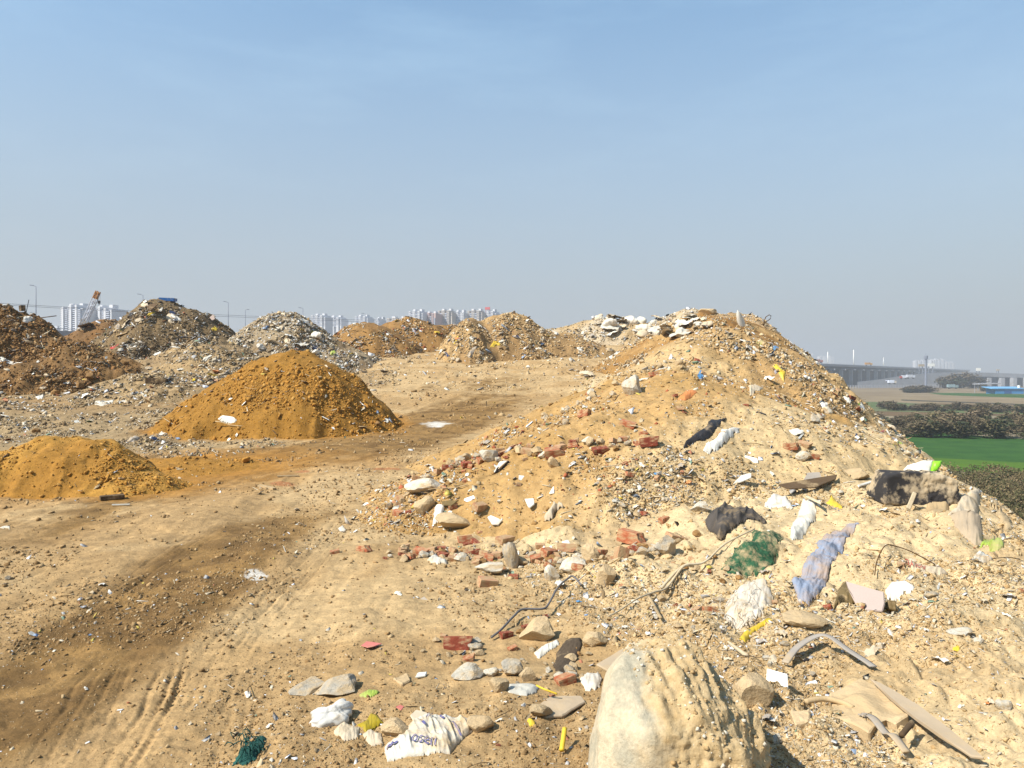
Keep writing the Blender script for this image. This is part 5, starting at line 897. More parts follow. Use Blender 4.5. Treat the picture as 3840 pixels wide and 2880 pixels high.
bits('litter', 17000, 6, 1.2, 7, .4, (1, .7, .07), .12, 'small flakes of paper and plastic litter on the heaps', pal=[(240, 228, 204), (236, 220, 188), (226, 200, 156), (206, 172, 120), (246, 238, 222), (200, 190, 172), (180, 150, 106), (216, 186, 138), (226, 204, 164)] * 4 + [(96, 80, 60), (168, 182, 192), (228, 196, 90), (140, 160, 126), (204, 130, 90)], fixed=.5)
bits('splinters', 9000, 4, 2.5, 12, .6, (1, .07, .05), .06, 'thin straws and splinters lying over the rubble', pal=[(230, 206, 160), (206, 168, 112), (150, 118, 72), (110, 86, 54), (240, 228, 200)], fixed=.3)
# ------------------------------------------------------------------ the plain below, its fields, and the hazy city
def onplane(x, y, z=PL):
    s, e = se(x, y); d = z / e; return (float(s * d), float(d))
bm = bmesh.new(); bm_box(bm, (0, 1900, PL - .25), (9000, 5000, .5))
mp_, nt, b_ = nmat('plain_soil'); tc = N(nt, 'ShaderNodeTexCoord').outputs['Object']; mpn = N(nt, 'ShaderNodeMapping'); mpn.inputs['Scale'].default_value = (.35, 1, 1); nt.links.new(tc, mpn.inputs[0])
c_ = mixc(nt, maprange(nt, noise(nt, mpn.outputs[0], .018, 6), .42, .58, 0, 1), alb((164, 140, 100)), alb((132, 112, 78))); c_ = mixc(nt, maprange(nt, noise(nt, mpn.outputs[0], .05, 7), .55, .66, 0, .8), c_, alb((98, 96, 58)))
c_ = mixc(nt, 1.0, c_, maprange(nt, noise(nt, tc, .6, 8, .7), .3, .7, .75, 1.2), 'MULTIPLY'); nt.links.new(c_, b_.inputs['Base Color']); b_.inputs['Roughness'].default_value = 1
ob('plain', bm_mesh('plain', bm, mp_), kind='structure', label='dry flat farmland below the landfill')
def fieldmat(nm, c1, c2, sc=.25):
    m, nt, b = nmat(nm); tc = N(nt, 'ShaderNodeTexCoord').outputs['Object']; k = mixc(nt, maprange(nt, noise(nt, tc, sc, 6), .4, .6, 0, 1), alb(c1), alb(c2)); k = mixc(nt, 1.0, k, maprange(nt, noise(nt, tc, 3, 6, .7), .3, .7, .8, 1.2), 'MULTIPLY')
    nt.links.new(k, b.inputs['Base Color']); b.inputs['Roughness'].default_value = 1; b.inputs['Specular IOR Level'].default_value = .1; return m
FG = fieldmat('wheat_green', (54, 90, 36), (66, 102, 40)); FL = fieldmat('wheat_lime', (94, 122, 36), (84, 112, 36)); FD = fieldmat('field_dull', (98, 112, 62), (120, 118, 76), .05); FT = fieldmat('bare_field', (160, 136, 98), (142, 118, 84), .05); FB = fieldmat('brown_field', (128, 100, 66), (110, 90, 60), .05); FK = fieldmat('ditch_water', (58, 56, 46), (70, 66, 52), .05)
NF = [0]
def field(nm, pts, mat, label, dz=None):
    NF[0] += 1; P = [onplane(x, y) for x, y in pts]; n = len(P); dz = dz or .012 * NF[0] + .01; V = [(x, y, PL + dz) for x, y in P] + [(x, y, PL - .1) for x, y in P]
    ob(nm, mesh_py(nm, V, [tuple(range(n))[::-1], tuple(range(n, 2 * n))] + [(i, (i + 1) % n, (i + 1) % n + n, i + n) for i in range(n)], mat), kind='structure', label=label)
field('brown_field', [(3000, 1560), (4400, 1560), (4400, 1513), (3000, 1513)], FB, 'brown scrub land before the thicket')
field('bare_field', [(3000, 1500), (4400, 1535), (4400, 1455), (3000, 1450)], FT, 'pale bare fields near the flyover')
field('crop_field', [(3000, 1536), (4400, 1566), (4400, 1545), (3800, 1530), (3300, 1508), (3000, 1504)], FD, 'dull green field strip beyond the thicket')
field('crop_field', [(3540, 1482), (4400, 1512), (4400, 1490), (3600, 1474), (3480, 1474)], FG, 'thin green field strip near the blue shed')
field('ditch', [(3380, 1502), (4400, 1540), (4400, 1536), (3380, 1499)], FK, 'dark ditch line across the fields')
field('crop_field', [(2900, 1740), (3440, 1722), (3840, 1738), (4400, 1760), (4400, 1660), (3840, 1648), (3300, 1608), (2900, 1600)], FG, 'bright green wheat field at the foot of the landfill')
field('crop_field', [(2900, 1800), (3500, 1760), (3700, 1775), (3840, 1775), (4400, 1830), (4400, 1758), (3840, 1737), (3440, 1716), (2900, 1730)], FL, 'lime green margin of the wheat field')
# leafy growth
def leafcloud(nm, centres, n, leaf, cols, seed, shade=True):
    r = np.random.default_rng(seed); k = r.integers(0, len(centres), n); cc = np.array(centres)[k]; d = r.normal(size=(n, 3)); d /= np.linalg.norm(d, axis=1)[:, None]
    P = cc[:, :3] + d * cc[:, 3:6] * (r.random(n)[:, None] ** .45); P[:, 2] = np.maximum(P[:, 2], .05)
    a = r.normal(size=(n, 3)); a /= np.linalg.norm(a, axis=1)[:, None]; b = np.cross(a, r.normal(size=(n, 3))); b /= np.linalg.norm(b, axis=1)[:, None]; s = leaf * r.uniform(.6, 1.4, n)[:, None]
    V = np.stack([P - a * s, P + b * s * .5, P + a * s, P - b * s * .5], 1).reshape(-1, 3); col = np.array([alb(c) for c in cols])[r.integers(0, len(cols), len(centres))][k] * r.uniform(.75, 1.25, (n, 1))
    return mesh_np(nm, V, np.arange(4 * n).reshape(n, 4), np.repeat(col, 4, 0), False, LEAF)
LEAF = M('leaves', (80, 90, 50), attr=True, ns=3, var=.2, bump=0, rnd=.2)
def crown_centres(r, w, h, n): return [(r.uniform(-w, w) * .6, r.uniform(-w, w) * .6, r.uniform(.25, .85) * h, w * r.uniform(.28, .5), w * r.uniform(.28, .5), h * r.uniform(.18, .32)) for _ in range(n)]
OLIVE = [(104, 92, 58), (84, 84, 50), (120, 102, 70), (74, 78, 44), (126, 106, 74)]
BUSH = []
for v in range(5):
    r = random.Random(v + 40); cr = leafcloud('crown', crown_centres(r, 1, 1.9, 14), 1500, .10, OLIVE if v < 4 else [(130, 110, 80), (112, 96, 66)], v)
    bm = bmesh.new()
    for k in range(4): bm_bar(bm, (0, 0, -.1), (r.uniform(-.5, .5), r.uniform(-.5, .5), 1.2), .05, 5, .015)
    BUSH.append((cr, bm_mesh('trunk', bm, MT['darkwood'])))
def bush(nm, x, y, w, h, v, label, cat, group=None, rz=0):
    r = ob(nm, None, loc=(x, y, PL), rot=(0, 0, rz), scale=(w, w, h / 1.9), label=label, cat=cat, group=group); ob('crown', BUSH[v][0], parent=r); ob('trunk', BUSH[v][1], parent=r); return r
r = random.Random(8)
for k in range(52):
    t = k / 52; x = 3170 + 900 * ((k * .618) % 1); row = k % 3; y = (1592, 1614, 1636)[row] + r.uniform(-6, 6) + .018 * (x - 3300)
    if y > 1606 + .055 * (x - 3300) + 30: y -= 14
    px, py = onplane(x, y); w = r.uniform(2.0, 3.6) * (1.05 if row else 1.2)
    bush('bush', px, py, w, r.uniform(1.6, 4.2) * (1.1 if x > 3550 else .85), r.randrange(5), 'olive brown bush in the thicket beyond the wheat field', 'bush', 'bushes in the thicket beyond the wheat field', r.uniform(0, 6))
for k in range(16):
    x = 3330 + 640 * ((k * .618) % 1); px, py = onplane(x, 1536 + r.uniform(-4, 4) + .02 * (x - 3300)); bush('shrub', px, py, r.uniform(2.5, 4.5), r.uniform(2, 3), 4 - k % 2, 'low brown shrub on the strip behind the thicket', 'shrub', 'low shrubs behind the thicket', r.uniform(0, 6))
for x, y, w, h, lb in ((3600, 1456, 15, 12, 'dark round tree before the ramp end'), (3545, 1456, 10, 9.5, 'smaller dark tree left of the round tree'), (3655, 1456, 10, 8, 'low dark tree right of the round tree'), (3440, 1472, 10, 4.5, 'long dark shrub on the bare fields'), (3410, 1473, 7, 3.4, 'low dark shrub left of the long shrub'), (3475, 1471, 8, 3, 'thin dark shrub right of the long shrub'), (3690, 1468, 4, 4, 'small bush at the left end of the blue shed')):
    px, py = onplane(x, y); bush('tree' if h > 6 else 'shrub', px, py, w, h, 0, lb, 'tree' if h > 6 else 'shrub')
pts = []
rr = np.random.default_rng(4)
for k in range(900):
    x, y = rr.uniform(3350, 4250), rr.uniform(1775, 1990)
    if y > 1770 + .06 * (x - 3500) + 8 * math.sin(x * .03): px, py = onplane(x, y); pts.append((px, py, .7, rr.uniform(.7, 1.5), rr.uniform(.7, 1.5), .75))
me = leafcloud('undergrowth', pts, 76000, .12, [(122, 104, 66), (108, 94, 58), (96, 90, 52), (84, 84, 46), (136, 114, 76)], 3); o = ob('undergrowth', me, loc=(0, 0, PL), label='brown dry undergrowth at the foot of the landfill', kind='stuff')
# flyover on a straight line y = 286 + 1.36 x, its deck above eye level
CONC = M('road_concrete', (186, 182, 174), ns=.3, var=.12, bump=.1, bs=2, rnd=.03); DARKC = M('shade_dark_concrete', (72, 74, 78), ns=.2, var=.15, bump=.1, bs=2, rnd=.03); ASPH = M('asphalt', (88, 88, 88), ns=.5, bump=.1); GALV = M('galvanised_steel', (150, 152, 156), rough=.5, ns=2, var=.1, bump=0, rnd=.03)  # DARKC is concrete with the under-deck shade put into its colour
DZ = 8.0; A0 = Vector((-190, 286 - 1.36 * 190, 0)); dv = Vector((1, 1.36, 0)).normalized(); nv = Vector((-dv.y, dv.x, 0))      # nv points away from the eye
def along(t, off=0, z=0): return A0 + dv * t + nv * off + Vector((0, 0, z))
LEN = 2100
fly = ob('flyover', None, loc=along(0), label='long raised concrete highway crossing the plain behind the landfill', cat='flyover')
def prism(bm, t0, t1, o0, o1, z0, z1):
    v = [bm.verts.new(along(t, o, z) - A0) for t in (t0, t1) for o in (o0, o1) for z in (z0, z1)]
    for f in ((0, 1, 3, 2), (4, 6, 7, 5), (0, 4, 5, 1), (2, 3, 7, 6), (0, 2, 6, 4), (1, 5, 7, 3)): bm.faces.new([v[i] for i in f])
def flypart(nm, mat, items, parent=None):
    bm = bmesh.new()
    for it in items: prism(bm, *it)
    bmesh.ops.recalc_face_normals(bm, faces=bm.faces[:]); return ob(nm, bm_mesh(nm, bm, mat), parent=parent or fly)
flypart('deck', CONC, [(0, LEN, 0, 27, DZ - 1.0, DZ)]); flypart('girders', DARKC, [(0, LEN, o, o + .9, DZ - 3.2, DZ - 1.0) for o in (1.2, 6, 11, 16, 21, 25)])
flypart('parapet', CONC, [(0, LEN, -.3, .0, DZ - .6, DZ + 1.1)]); flypart('parapet', CONC, [(0, LEN, 27, 27.3, DZ - .6, DZ + 1.1)])
flypart('railing', GALV, [(0, LEN, .1, .16, DZ + 1.5, DZ + 1.6)] + [(t, t + .12, .1, .16, DZ + 1.1, DZ + 1.6) for t in range(4, LEN, 6)])
pier = bmesh.new(); bm_box(pier, (0, 0, -4.2), (2.4, 3.4, 16)); bm_box(pier, (0, 0, 4.2), (2.6, 9, 1.2))
pier_me = bm_mesh('pier', pier, CONC)
for k, t in enumerate(range(60, 1500, 42)):
    for off in (1.6, 20): ob('pier', pier_me, parent=fly, loc=along(t, off, 0) - A0, rot=(0, 0, math.atan2(dv.y, dv.x)))
wallp = flypart('deck_shade_wall', DARKC, [(690, LEN, 14, 15, PL, DZ - 3.3)])  # added dark wall, stands in for the shade below the deck
# lamps on the highway
LAMPM = M('lamp_steel', (128, 130, 136), rough=.5, ns=1, var=.05, bump=0, rnd=.03)
bm = bmesh.new(); bm_bar(bm, (0, 0, 0), (0, 0, 9.8), .09, 8, .06); LP = bm_mesh('pole', bm, LAMPM, True)
bm = bmesh.new(); bm_bar(bm, (0, 0, 9.75), (-.55, 0, 9.95), .05, 6, .04); LA = bm_mesh('arm', bm, LAMPM); bm = bmesh.new(); bm_box(bm, (-.85, 0, 10.0), (.7, .3, .12), Euler((0, .12, 0))); LH = bm_mesh('lamp_head', bm, LAMPM)
bm = bmesh.new(); bm_bar(bm, (0, 0, 0), (0, 0, 9.9), .34, 8, .22); LPW = bm_mesh('pole', bm, MT['tile'], True)
def lamp(x, ytop, lb, flip=1, hs=1.0):
    s, e = se(x, ytop); s, e = float(s), float(e); d = 286.0 / (1 - 1.36 * s); base = e * d - 10.0 * hs
    p = Vector((s * d, d, 0)) + nv * 1.0; z = DZ
    hh = (e * p.y - DZ) / 10.0
    r = ob('street_lamp', None, loc=(s * p.y, p.y, z), rot=(0, 0, 0), scale=(flip * max(.8, hh), max(.8, hh), max(.7, hh)), label=lb, cat='street lamp', group='street lamps on the highway'); ob('pole', LP if x < 3000 else LPW, parent=r); ob('arm', LA, parent=r); ob('lamp_head', LH, parent=r)
for x, y, lb, fl in ((135, 1070, 'tallest street lamp at far left, above the dark clod heap', 1), (536, 1103, 'street lamp just left of the high dark heap', 1), (856, 1131, 'street lamp in the gap right of the high dark heap', 1), (920, 1160, 'short street lamp at the left side of the white scrap heap', -1), (1136, 1154, 'street lamp above the right shoulder of the white scrap heap', 1), (1371, 1175, 'small street lamp above the orange brown heap', 1), (3104, 1318, 'pale lamp mast left of three on the right flyover', 1), (3201, 1311, 'tallest lamp mast on the right flyover', 1), (3313, 1340, 'short lamp mast right of the tallest one on the flyover', 1)): lamp(x, y, lb, fl)
# ramp, second bridge, fence, mast, boards, shed, vehicles
def at(x, d, z): s, _ = se(x, 0); return Vector((float(s) * d, d, z))
def zat(y, d): return float(se(0, y)[1]) * d
def quadprism(nm, pts, th, mat, parent=None, **kw):
    n = len(pts); V = [tuple(p) for p in pts] + [tuple(Vector(p) - Vector((0, 0, th))) for p in pts]
    return ob(nm, mesh_py(nm, V, [tuple(range(n)), tuple(range(2 * n - 1, n - 1, -1))] + [(i, i + n, (i + 1) % n + n, (i + 1) % n) for i in range(n)], mat), parent=parent, **kw)
ramp = ob('ramp', None, label='grey concrete ramp climbing to the right flyover', cat='ramp'); RX = [(3215, 1438), (3300, 1428), (3400, 1412), (3500, 1402), (3600, 1400), (3720, 1403), (3900, 1409), (4200, 1414)]
for nm, mat, off, z1, z2, y0 in (('side_wall', CONC, 0, 0, None, 0), ('road_surface', ASPH, .4, .02, .5, 12), ('parapet', CONC, 12, 1.2, .2, 13)):
    V = []; Fs = []
    for i, (x, y) in enumerate(RX):
        d = 640 + i * 6; z = zat(y, d); lo = PL if z2 is None else z + z1 - .6; hi = z + (1.0 if nm == 'side_wall' else z1); w0, w1 = (0, .5) if nm == 'side_wall' else (off, y0)
        a = at(x, d + w0, 0); b = at(x, d + w1, 0); V += [(a.x, a.y, lo), (a.x, a.y, hi), (b.x, b.y, hi), (b.x, b.y, lo)]
    for i in range(len(RX) - 1):
        for k in range(4): Fs.append((i * 4 + k, i * 4 + (k + 1) % 4, i * 4 + 4 + (k + 1) % 4, i * 4 + 4 + k))
    Fs += [(3, 2, 1, 0), tuple(len(V) - 4 + k for k in range(4))]; 
    if nm == 'side_wall':                          # stops where the bridge openings begin
        V = V[:20]; Fs = [f for f in Fs if max(f) < 20] + [(16, 17, 18, 19)]
    ob(nm, mesh_py(nm, V, Fs, mat), parent=ramp)
V = []
for i, (x, y) in enumerate(RX[4:]): d = 664 + i * 6; z = zat(y, d); V += [tuple(at(x, d - .5, z - 2.4)), tuple(at(x, d - .5, z + 1.0)), tuple(at(x, d, z + 1.0)), tuple(at(x, d, z - 2.4))]
n = len(V) // 4; ob('bridge_beam', mesh_py('bridge_beam', V, [(i * 4 + k, i * 4 + (k + 1) % 4, i * 4 + 4 + (k + 1) % 4, i * 4 + 4 + k) for i in range(n - 1) for k in range(4)], CONC), parent=ramp)
for x in (3605, 3655, 3705, 3755, 3800, 3850, 3900):
    d = 670; bm = bmesh.new(); bm_box(bm, (0, 0, (PL + zat(1408, d)) / 2 - 1), (3.2, 5, zat(1408, d) - PL - 2)); ob('pier', bm_mesh('pier', bm, CONC), parent=ramp, loc=at(x, d, 0))
d = 720; bm = bmesh.new(); bm_box(bm, (0, 0, 0), (110, 1, 10)); ob('dark_wall', bm_mesh('dark_wall', bm, DARKC), loc=at(3780, d, PL + 4.6), label='wall coloured shade-dark under the second bridge at right', cat='wall')  # its dark colour carries the shade beneath this bridge
fr = ob('fence', None, label='pale post fence along the foot of the ramp', cat='fence'); bm = bmesh.new(); bm_box(bm, (0, 0, 1.0), (.7, .3, 2.6)); pm = bm_mesh('post', bm, CONC)
for k in range(46): x = 3120 + k * 10; ob('post', pm, parent=fr, loc=at(x, 600 + k * .6, zat(1456 - .006 * (x - 3120), 600)))
a, b = at(3118, 600.4, 0), at(3572, 628, 0); z0 = zat(1450, 600)
for h in (-.2, .7): bm = bmesh.new(); bm_bar(bm, (a.x, a.y, z0 + h), (b.x, b.y, z0 + h + .3), .12, 5); ob('rail', bm_mesh('rail', bm, CONC), parent=fr)
d = 520; p = at(3472, d, PL); r = ob('telecom_mast', None, loc=p, label='grey telecom mast with antenna box right of the ramp lorries', cat='mast'); bm = bmesh.new(); bm_bar(bm, (0, 0, 0), (0, 0, zat(1335, d) - PL), .9, 8, .7); ob('pole', bm_mesh('pole', bm, GALV), parent=r)
bm = bmesh.new(); bm_bar(bm, (0, 0, zat(1346, d) - PL), (0, 0, zat(1334, d) - PL), 1.3, 8); bm_bar(bm, (0, 0, zat(1334, d) - PL), (0, 0, zat(1326, d) - PL), .15, 6); ob('antenna', bm_mesh('antenna', bm, GALV), parent=r)
for x0, x1, y0, y1, d, lb in ((3480, 3505, 1363, 1374, 700, 'white billboard right of the telecom mast'), (3444, 3466, 1366, 1374, 720, 'grey billboard left of the telecom mast'), (3661, 3677, 1380, 1391, 800, 'white billboard standing above the right flyover'), (3737, 3748, 1385, 1390, 820, 'small pale billboard at far right')):
    r = ob('billboard', None, loc=at((x0 + x1) / 2, d, 0), label=lb, cat='billboard'); w = (x1 - x0) / 2800 * d; z0, z1 = zat(y1, d), zat(y0, d); bm = bmesh.new(); bm_box(bm, (0, 0, (z0 + z1) / 2), (w, .6, z1 - z0)); ob('panel', bm_mesh('panel', bm, MT['tile' if 'white' in lb else 'grey']), parent=r)
    bm = bmesh.new(); bm_bar(bm, (-w * .3, .8, PL), (-w * .3, .8, z1), .35, 6); bm_bar(bm, (w * .3, .8, PL), (w * .3, .8, z1), .35, 6); ob('support', bm_mesh('support', bm, GALV), parent=r)
d = 455; x0, x1 = 3715, 3820; SB = M('blue_sheet_metal', (70, 150, 196), rough=.6, ns=.5, var=.08, bump=.1, rnd=.02); r = ob('shed', None, loc=at(3768, d, PL), label='bright blue sheet metal shed on the plain at right', cat='shed'); w = 105 / 2800 * d
bm = bmesh.new(); bm_box(bm, (0, 0, 1.6), (w, 9, 3.6)); ob('wall', bm_mesh('wall', bm, SB), parent=r); bm = bmesh.new(); bm_box(bm, (-1, -.2, 3.6), (w + 3.5, 10, .35), Euler((.1, 0, 0))); ob('roof', bm_mesh('roof', bm, M('shed_roof', (120, 176, 206), ns=1, var=.1, bump=0)), parent=r)
bm = bmesh.new(); bm_box(bm, (-1.2, -4.6, 1.1), (4.2, .3, 1.9)); ob('door', bm_mesh('door', bm, M('shed_door', (40, 100, 150), bump=0)), parent=r); bm = bmesh.new(); bm_bar(bm, (w * .42, -2, 3.6), (w * .42, -2, 5.2), .75, 10); ob('water_tank', bm_mesh('water_tank', bm, MT['tile']), parent=r)
d = 520; r = ob('canopy', None, loc=at(3700, d, 0), label='low pale canopy roof behind the blue shed', cat='canopy'); bm = bmesh.new(); bm_box(bm, (0, 0, zat(1439, d)), (15, 8, .6), Euler((0, -.03, 0))); ob('roof', bm_mesh('roof', bm, CONC), parent=r); bm = bmesh.new(); [bm_bar(bm, (q, 0, PL), (q, 0, zat(1439, d)), .2, 5) for q in (-6, 0, 6)]; ob('support', bm_mesh('support', bm, GALV), parent=r)
p = at(3655, 470, PL); bm = bmesh.new(); bm_bar(bm, (0, 0, 0), (0, 0, 7), .16, 6, .1); bm_box(bm, (0, 0, 6.6), (1.4, .12, .12)); ob('utility_pole', bm_mesh('utility_pole', bm, CONC), loc=p, label='thin utility pole left of the blue shed', cat='utility pole')
TYRE = M('tyre_rubber', (40, 40, 40), bump=0); GLASS = M('dark_glass', (50, 58, 66), rough=.2, bump=0, spec=.5)
def vehicle(nm, x, y, d, L, H, col, lb, cat, cargo=None, rz=0):
    z = zat(y, d); r = ob(nm, None, loc=at(x, d, z), rot=(0, 0, rz), label=lb, cat=cat); bd = M(nm + '_paint', col, rough=.4, bump=0, var=.05, spec=.5)
    def bx(n, c, s, m): bm = bmesh.new(); bm_box(bm, c, s); bmesh.ops.bevel(bm, geom=bm.edges[:], offset=.08, segments=1, affect='EDGES'); ob(n, bm_mesh(n, bm, m), parent=r)
    if cargo: bx('cargo_box', (-L * .14, 0, .9 + H * .42), (L * .68, 2.3, H * .72), M(nm + '_cargo', cargo, bump=0, var=.05)); bx('cab', (L * .36, 0, .8 + H * .32), (L * .24, 2.2, H * .6), bd)
    else: bx('body', (0, 0, .75), (L, 1.8, .8), bd); bx('cabin', (-L * .05, 0, 1.4), (L * .55, 1.6, .65), GLASS)
    for wx in (-L * .32, L * .32):
        for wy in (-.85, .85): bm = bmesh.new(); bm_bar(bm, (wx, wy - .12, .42), (wx, wy + .12, .42), .42, 10); ob('wheel', bm_mesh('wheel', bm, TYRE), parent=r)
vehicle('lorry', 3415, 1420, 636, 7, 3.2, (240, 240, 236), 'white lorry climbing the ramp, lower of two', 'lorry', (225, 222, 215)); vehicle('lorry', 3388, 1422, 638, 6, 3.0, (190, 80, 60), 'lorry with reddish cab on the ramp', 'lorry', (236, 232, 226), 3.14); vehicle('van', 3345, 1441, 590, 6.5, 3.0, (244, 226, 190), 'cream van by the fence below the ramp', 'van', (246, 246, 242)); vehicle('car', 3332, 1431, 632, 4.4, 1.5, (240, 240, 240), 'white car low on the ramp', 'car')
dd = 286.0 / (1 - 1.36 * float(se(3257, 0)[0])) + 8; vehicle('truck', 3257, 1371, dd, 8, 3.2, (226, 160, 40), 'orange truck on the right flyover', 'truck', (214, 150, 60)); dd2 = 286.0 / (1 - 1.36 * float(se(3060, 0)[0])) + 8; vehicle('bus', 3066, 1362, dd2, 9, 3.2, (180, 110, 90), 'reddish bus on the flyover beside the heap', 'bus', (170, 120, 100)); vehicle('tanker', 3572, 1458, 560, 8, 3.0, (150, 170, 160), 'grey tanker lorry parked before the dark round tree', 'lorry', (160, 180, 172))
# crane
ORG = M('crane_orange', (216, 150, 84), bump=0, var=.1); CW = M('crane_white', (236, 234, 228), bump=0, var=.05); CG = M('crane_lattice', (196, 178, 152), bump=0, var=.1)
D = 128; base = at(127, D, PL + 1.5); tip = at(368, D, zat(1093, D)); cr = ob('crane', None, loc=base, label='lattice boom crane with an orange tip and a hanging hook before the white towers', cat='crane'); T = tip - base
def lattice(nm, f0, f1, mat, w=.55, nseg=14, rr=.045):
    bm = bmesh.new(); a, b = T * f0, T * f1; u = T.normalized().cross(Vector((0, 1, 0))).normalized(); v = Vector((0, 1, 0)); cs = [u * w + v * w, u * w - v * w, -u * w - v * w, -u * w + v * w]
    for k in range(4):
        bm_bar(bm, a + cs[k], b + cs[k], rr * 1.6, 5)
        for i in range(nseg): p, q = a.lerp(b, i / nseg), a.lerp(b, (i + 1) / nseg); bm_bar(bm, p + cs[k], q + cs[(k + 1) % 4], rr, 4)
    ob(nm, bm_mesh(nm, bm, mat), parent=cr)
lattice('boom', 0, .80, CG, .40, 22, .04); lattice('boom_top', .80, .95, CW, .34, 4, .05); lattice('boom_head', .95, 1.0, ORG, .26, 2, .07)
bm = bmesh.new(); bm_box(bm, T * .875, (.28, .1, T.length * .13), T.to_track_quat('Z', 'Y').to_euler()); ob('boom_panel', bm_mesh('boom_panel', bm, CW), parent=cr); bm = bmesh.new(); bm_box(bm, T * .975, (.36, .3, T.length * .035), T.to_track_quat('Z', 'Y').to_euler()); ob('boom_sheave', bm_mesh('boom_sheave', bm, ORG), parent=cr)
hk = at(371.5, D, zat(1133, D)) - base; tp = at(373, D, zat(1096, D)) - base
bm = bmesh.new(); [bm_bar(bm, tp + Vector((q, 0, 0)), hk + Vector((q, 0, 0)), .022, 4) for q in (-.12, .12)]; ob('hoist_rope', bm_mesh('hoist_rope', bm, DARKC), parent=cr); bm = bmesh.new(); bm_box(bm, hk, (.34, .3, .5)); bm_bar(bm, hk - Vector((0, 0, .25)), hk - Vector((0, 0, .6)), .07, 6); ob('hook_block', bm_mesh('hook_block', bm, MT['black']), parent=cr)
bm = bmesh.new(); bm_box(bm, (-1.6, 0, .6), (4.6, 3, 2.4)); ob('cab', bm_mesh('cab', bm, ORG), parent=cr); bm = bmesh.new(); bm_box(bm, (-1.4, -1.6, -1), (5, .8, 1)); bm_box(bm, (-1.4, 1.6, -1), (5, .8, 1)); ob('crawler_track', bm_mesh('crawler_track', bm, DARKC), parent=cr)
# overhead wires and a thin rod on the clod heap
for k, (y0, y1, y2, d0, d1) in enumerate(((1134, 1148, 1190, 120, 175), (1139, 1157, 1196, 121, 176))):
    P = [at(-260 + (1350 + 260) * t, d0 + (d1 - d0) * t, zat(y0 - 14 + (y2 - y0 + 24) * t + 30 * t * (1 - t), d0 + (d1 - d0) * t)) for t in np.linspace(0, 1, 20)]; ob('power_line', tube_mesh('power_line', P, .028, DARKC, 4), label=('upper' if k == 0 else 'lower') + ' thin overhead wire crossing behind the left heaps', cat='wire')
g = hit1(96, 1175); ob('thin_rod', tube_mesh('thin_rod', [Vector(g) + Vector((x * .05, 0, z)) for x, z in ((0, -.1), (1.6, .3), (3.0, .62))], .015, DARKC, 5), label='thin rod leaning on top of the dark clod heap', cat='rod')
for k, (dx, dz) in enumerate(((1.1, .14), (.7, .02), (.9, -.4))): g = hit1(128 + 16 * k, 1196 + 18 * k); ob('rebar', tube_mesh('rebar', [Vector(g) + Vector((dx * t - .1, 0, dz * t)) for t in (0, .5, 1)], .02, MT['wire'], 5), label=('upper', 'middle', 'lower')[k] + ' thin bar poking out right of the dark clod heap', cat='bar')
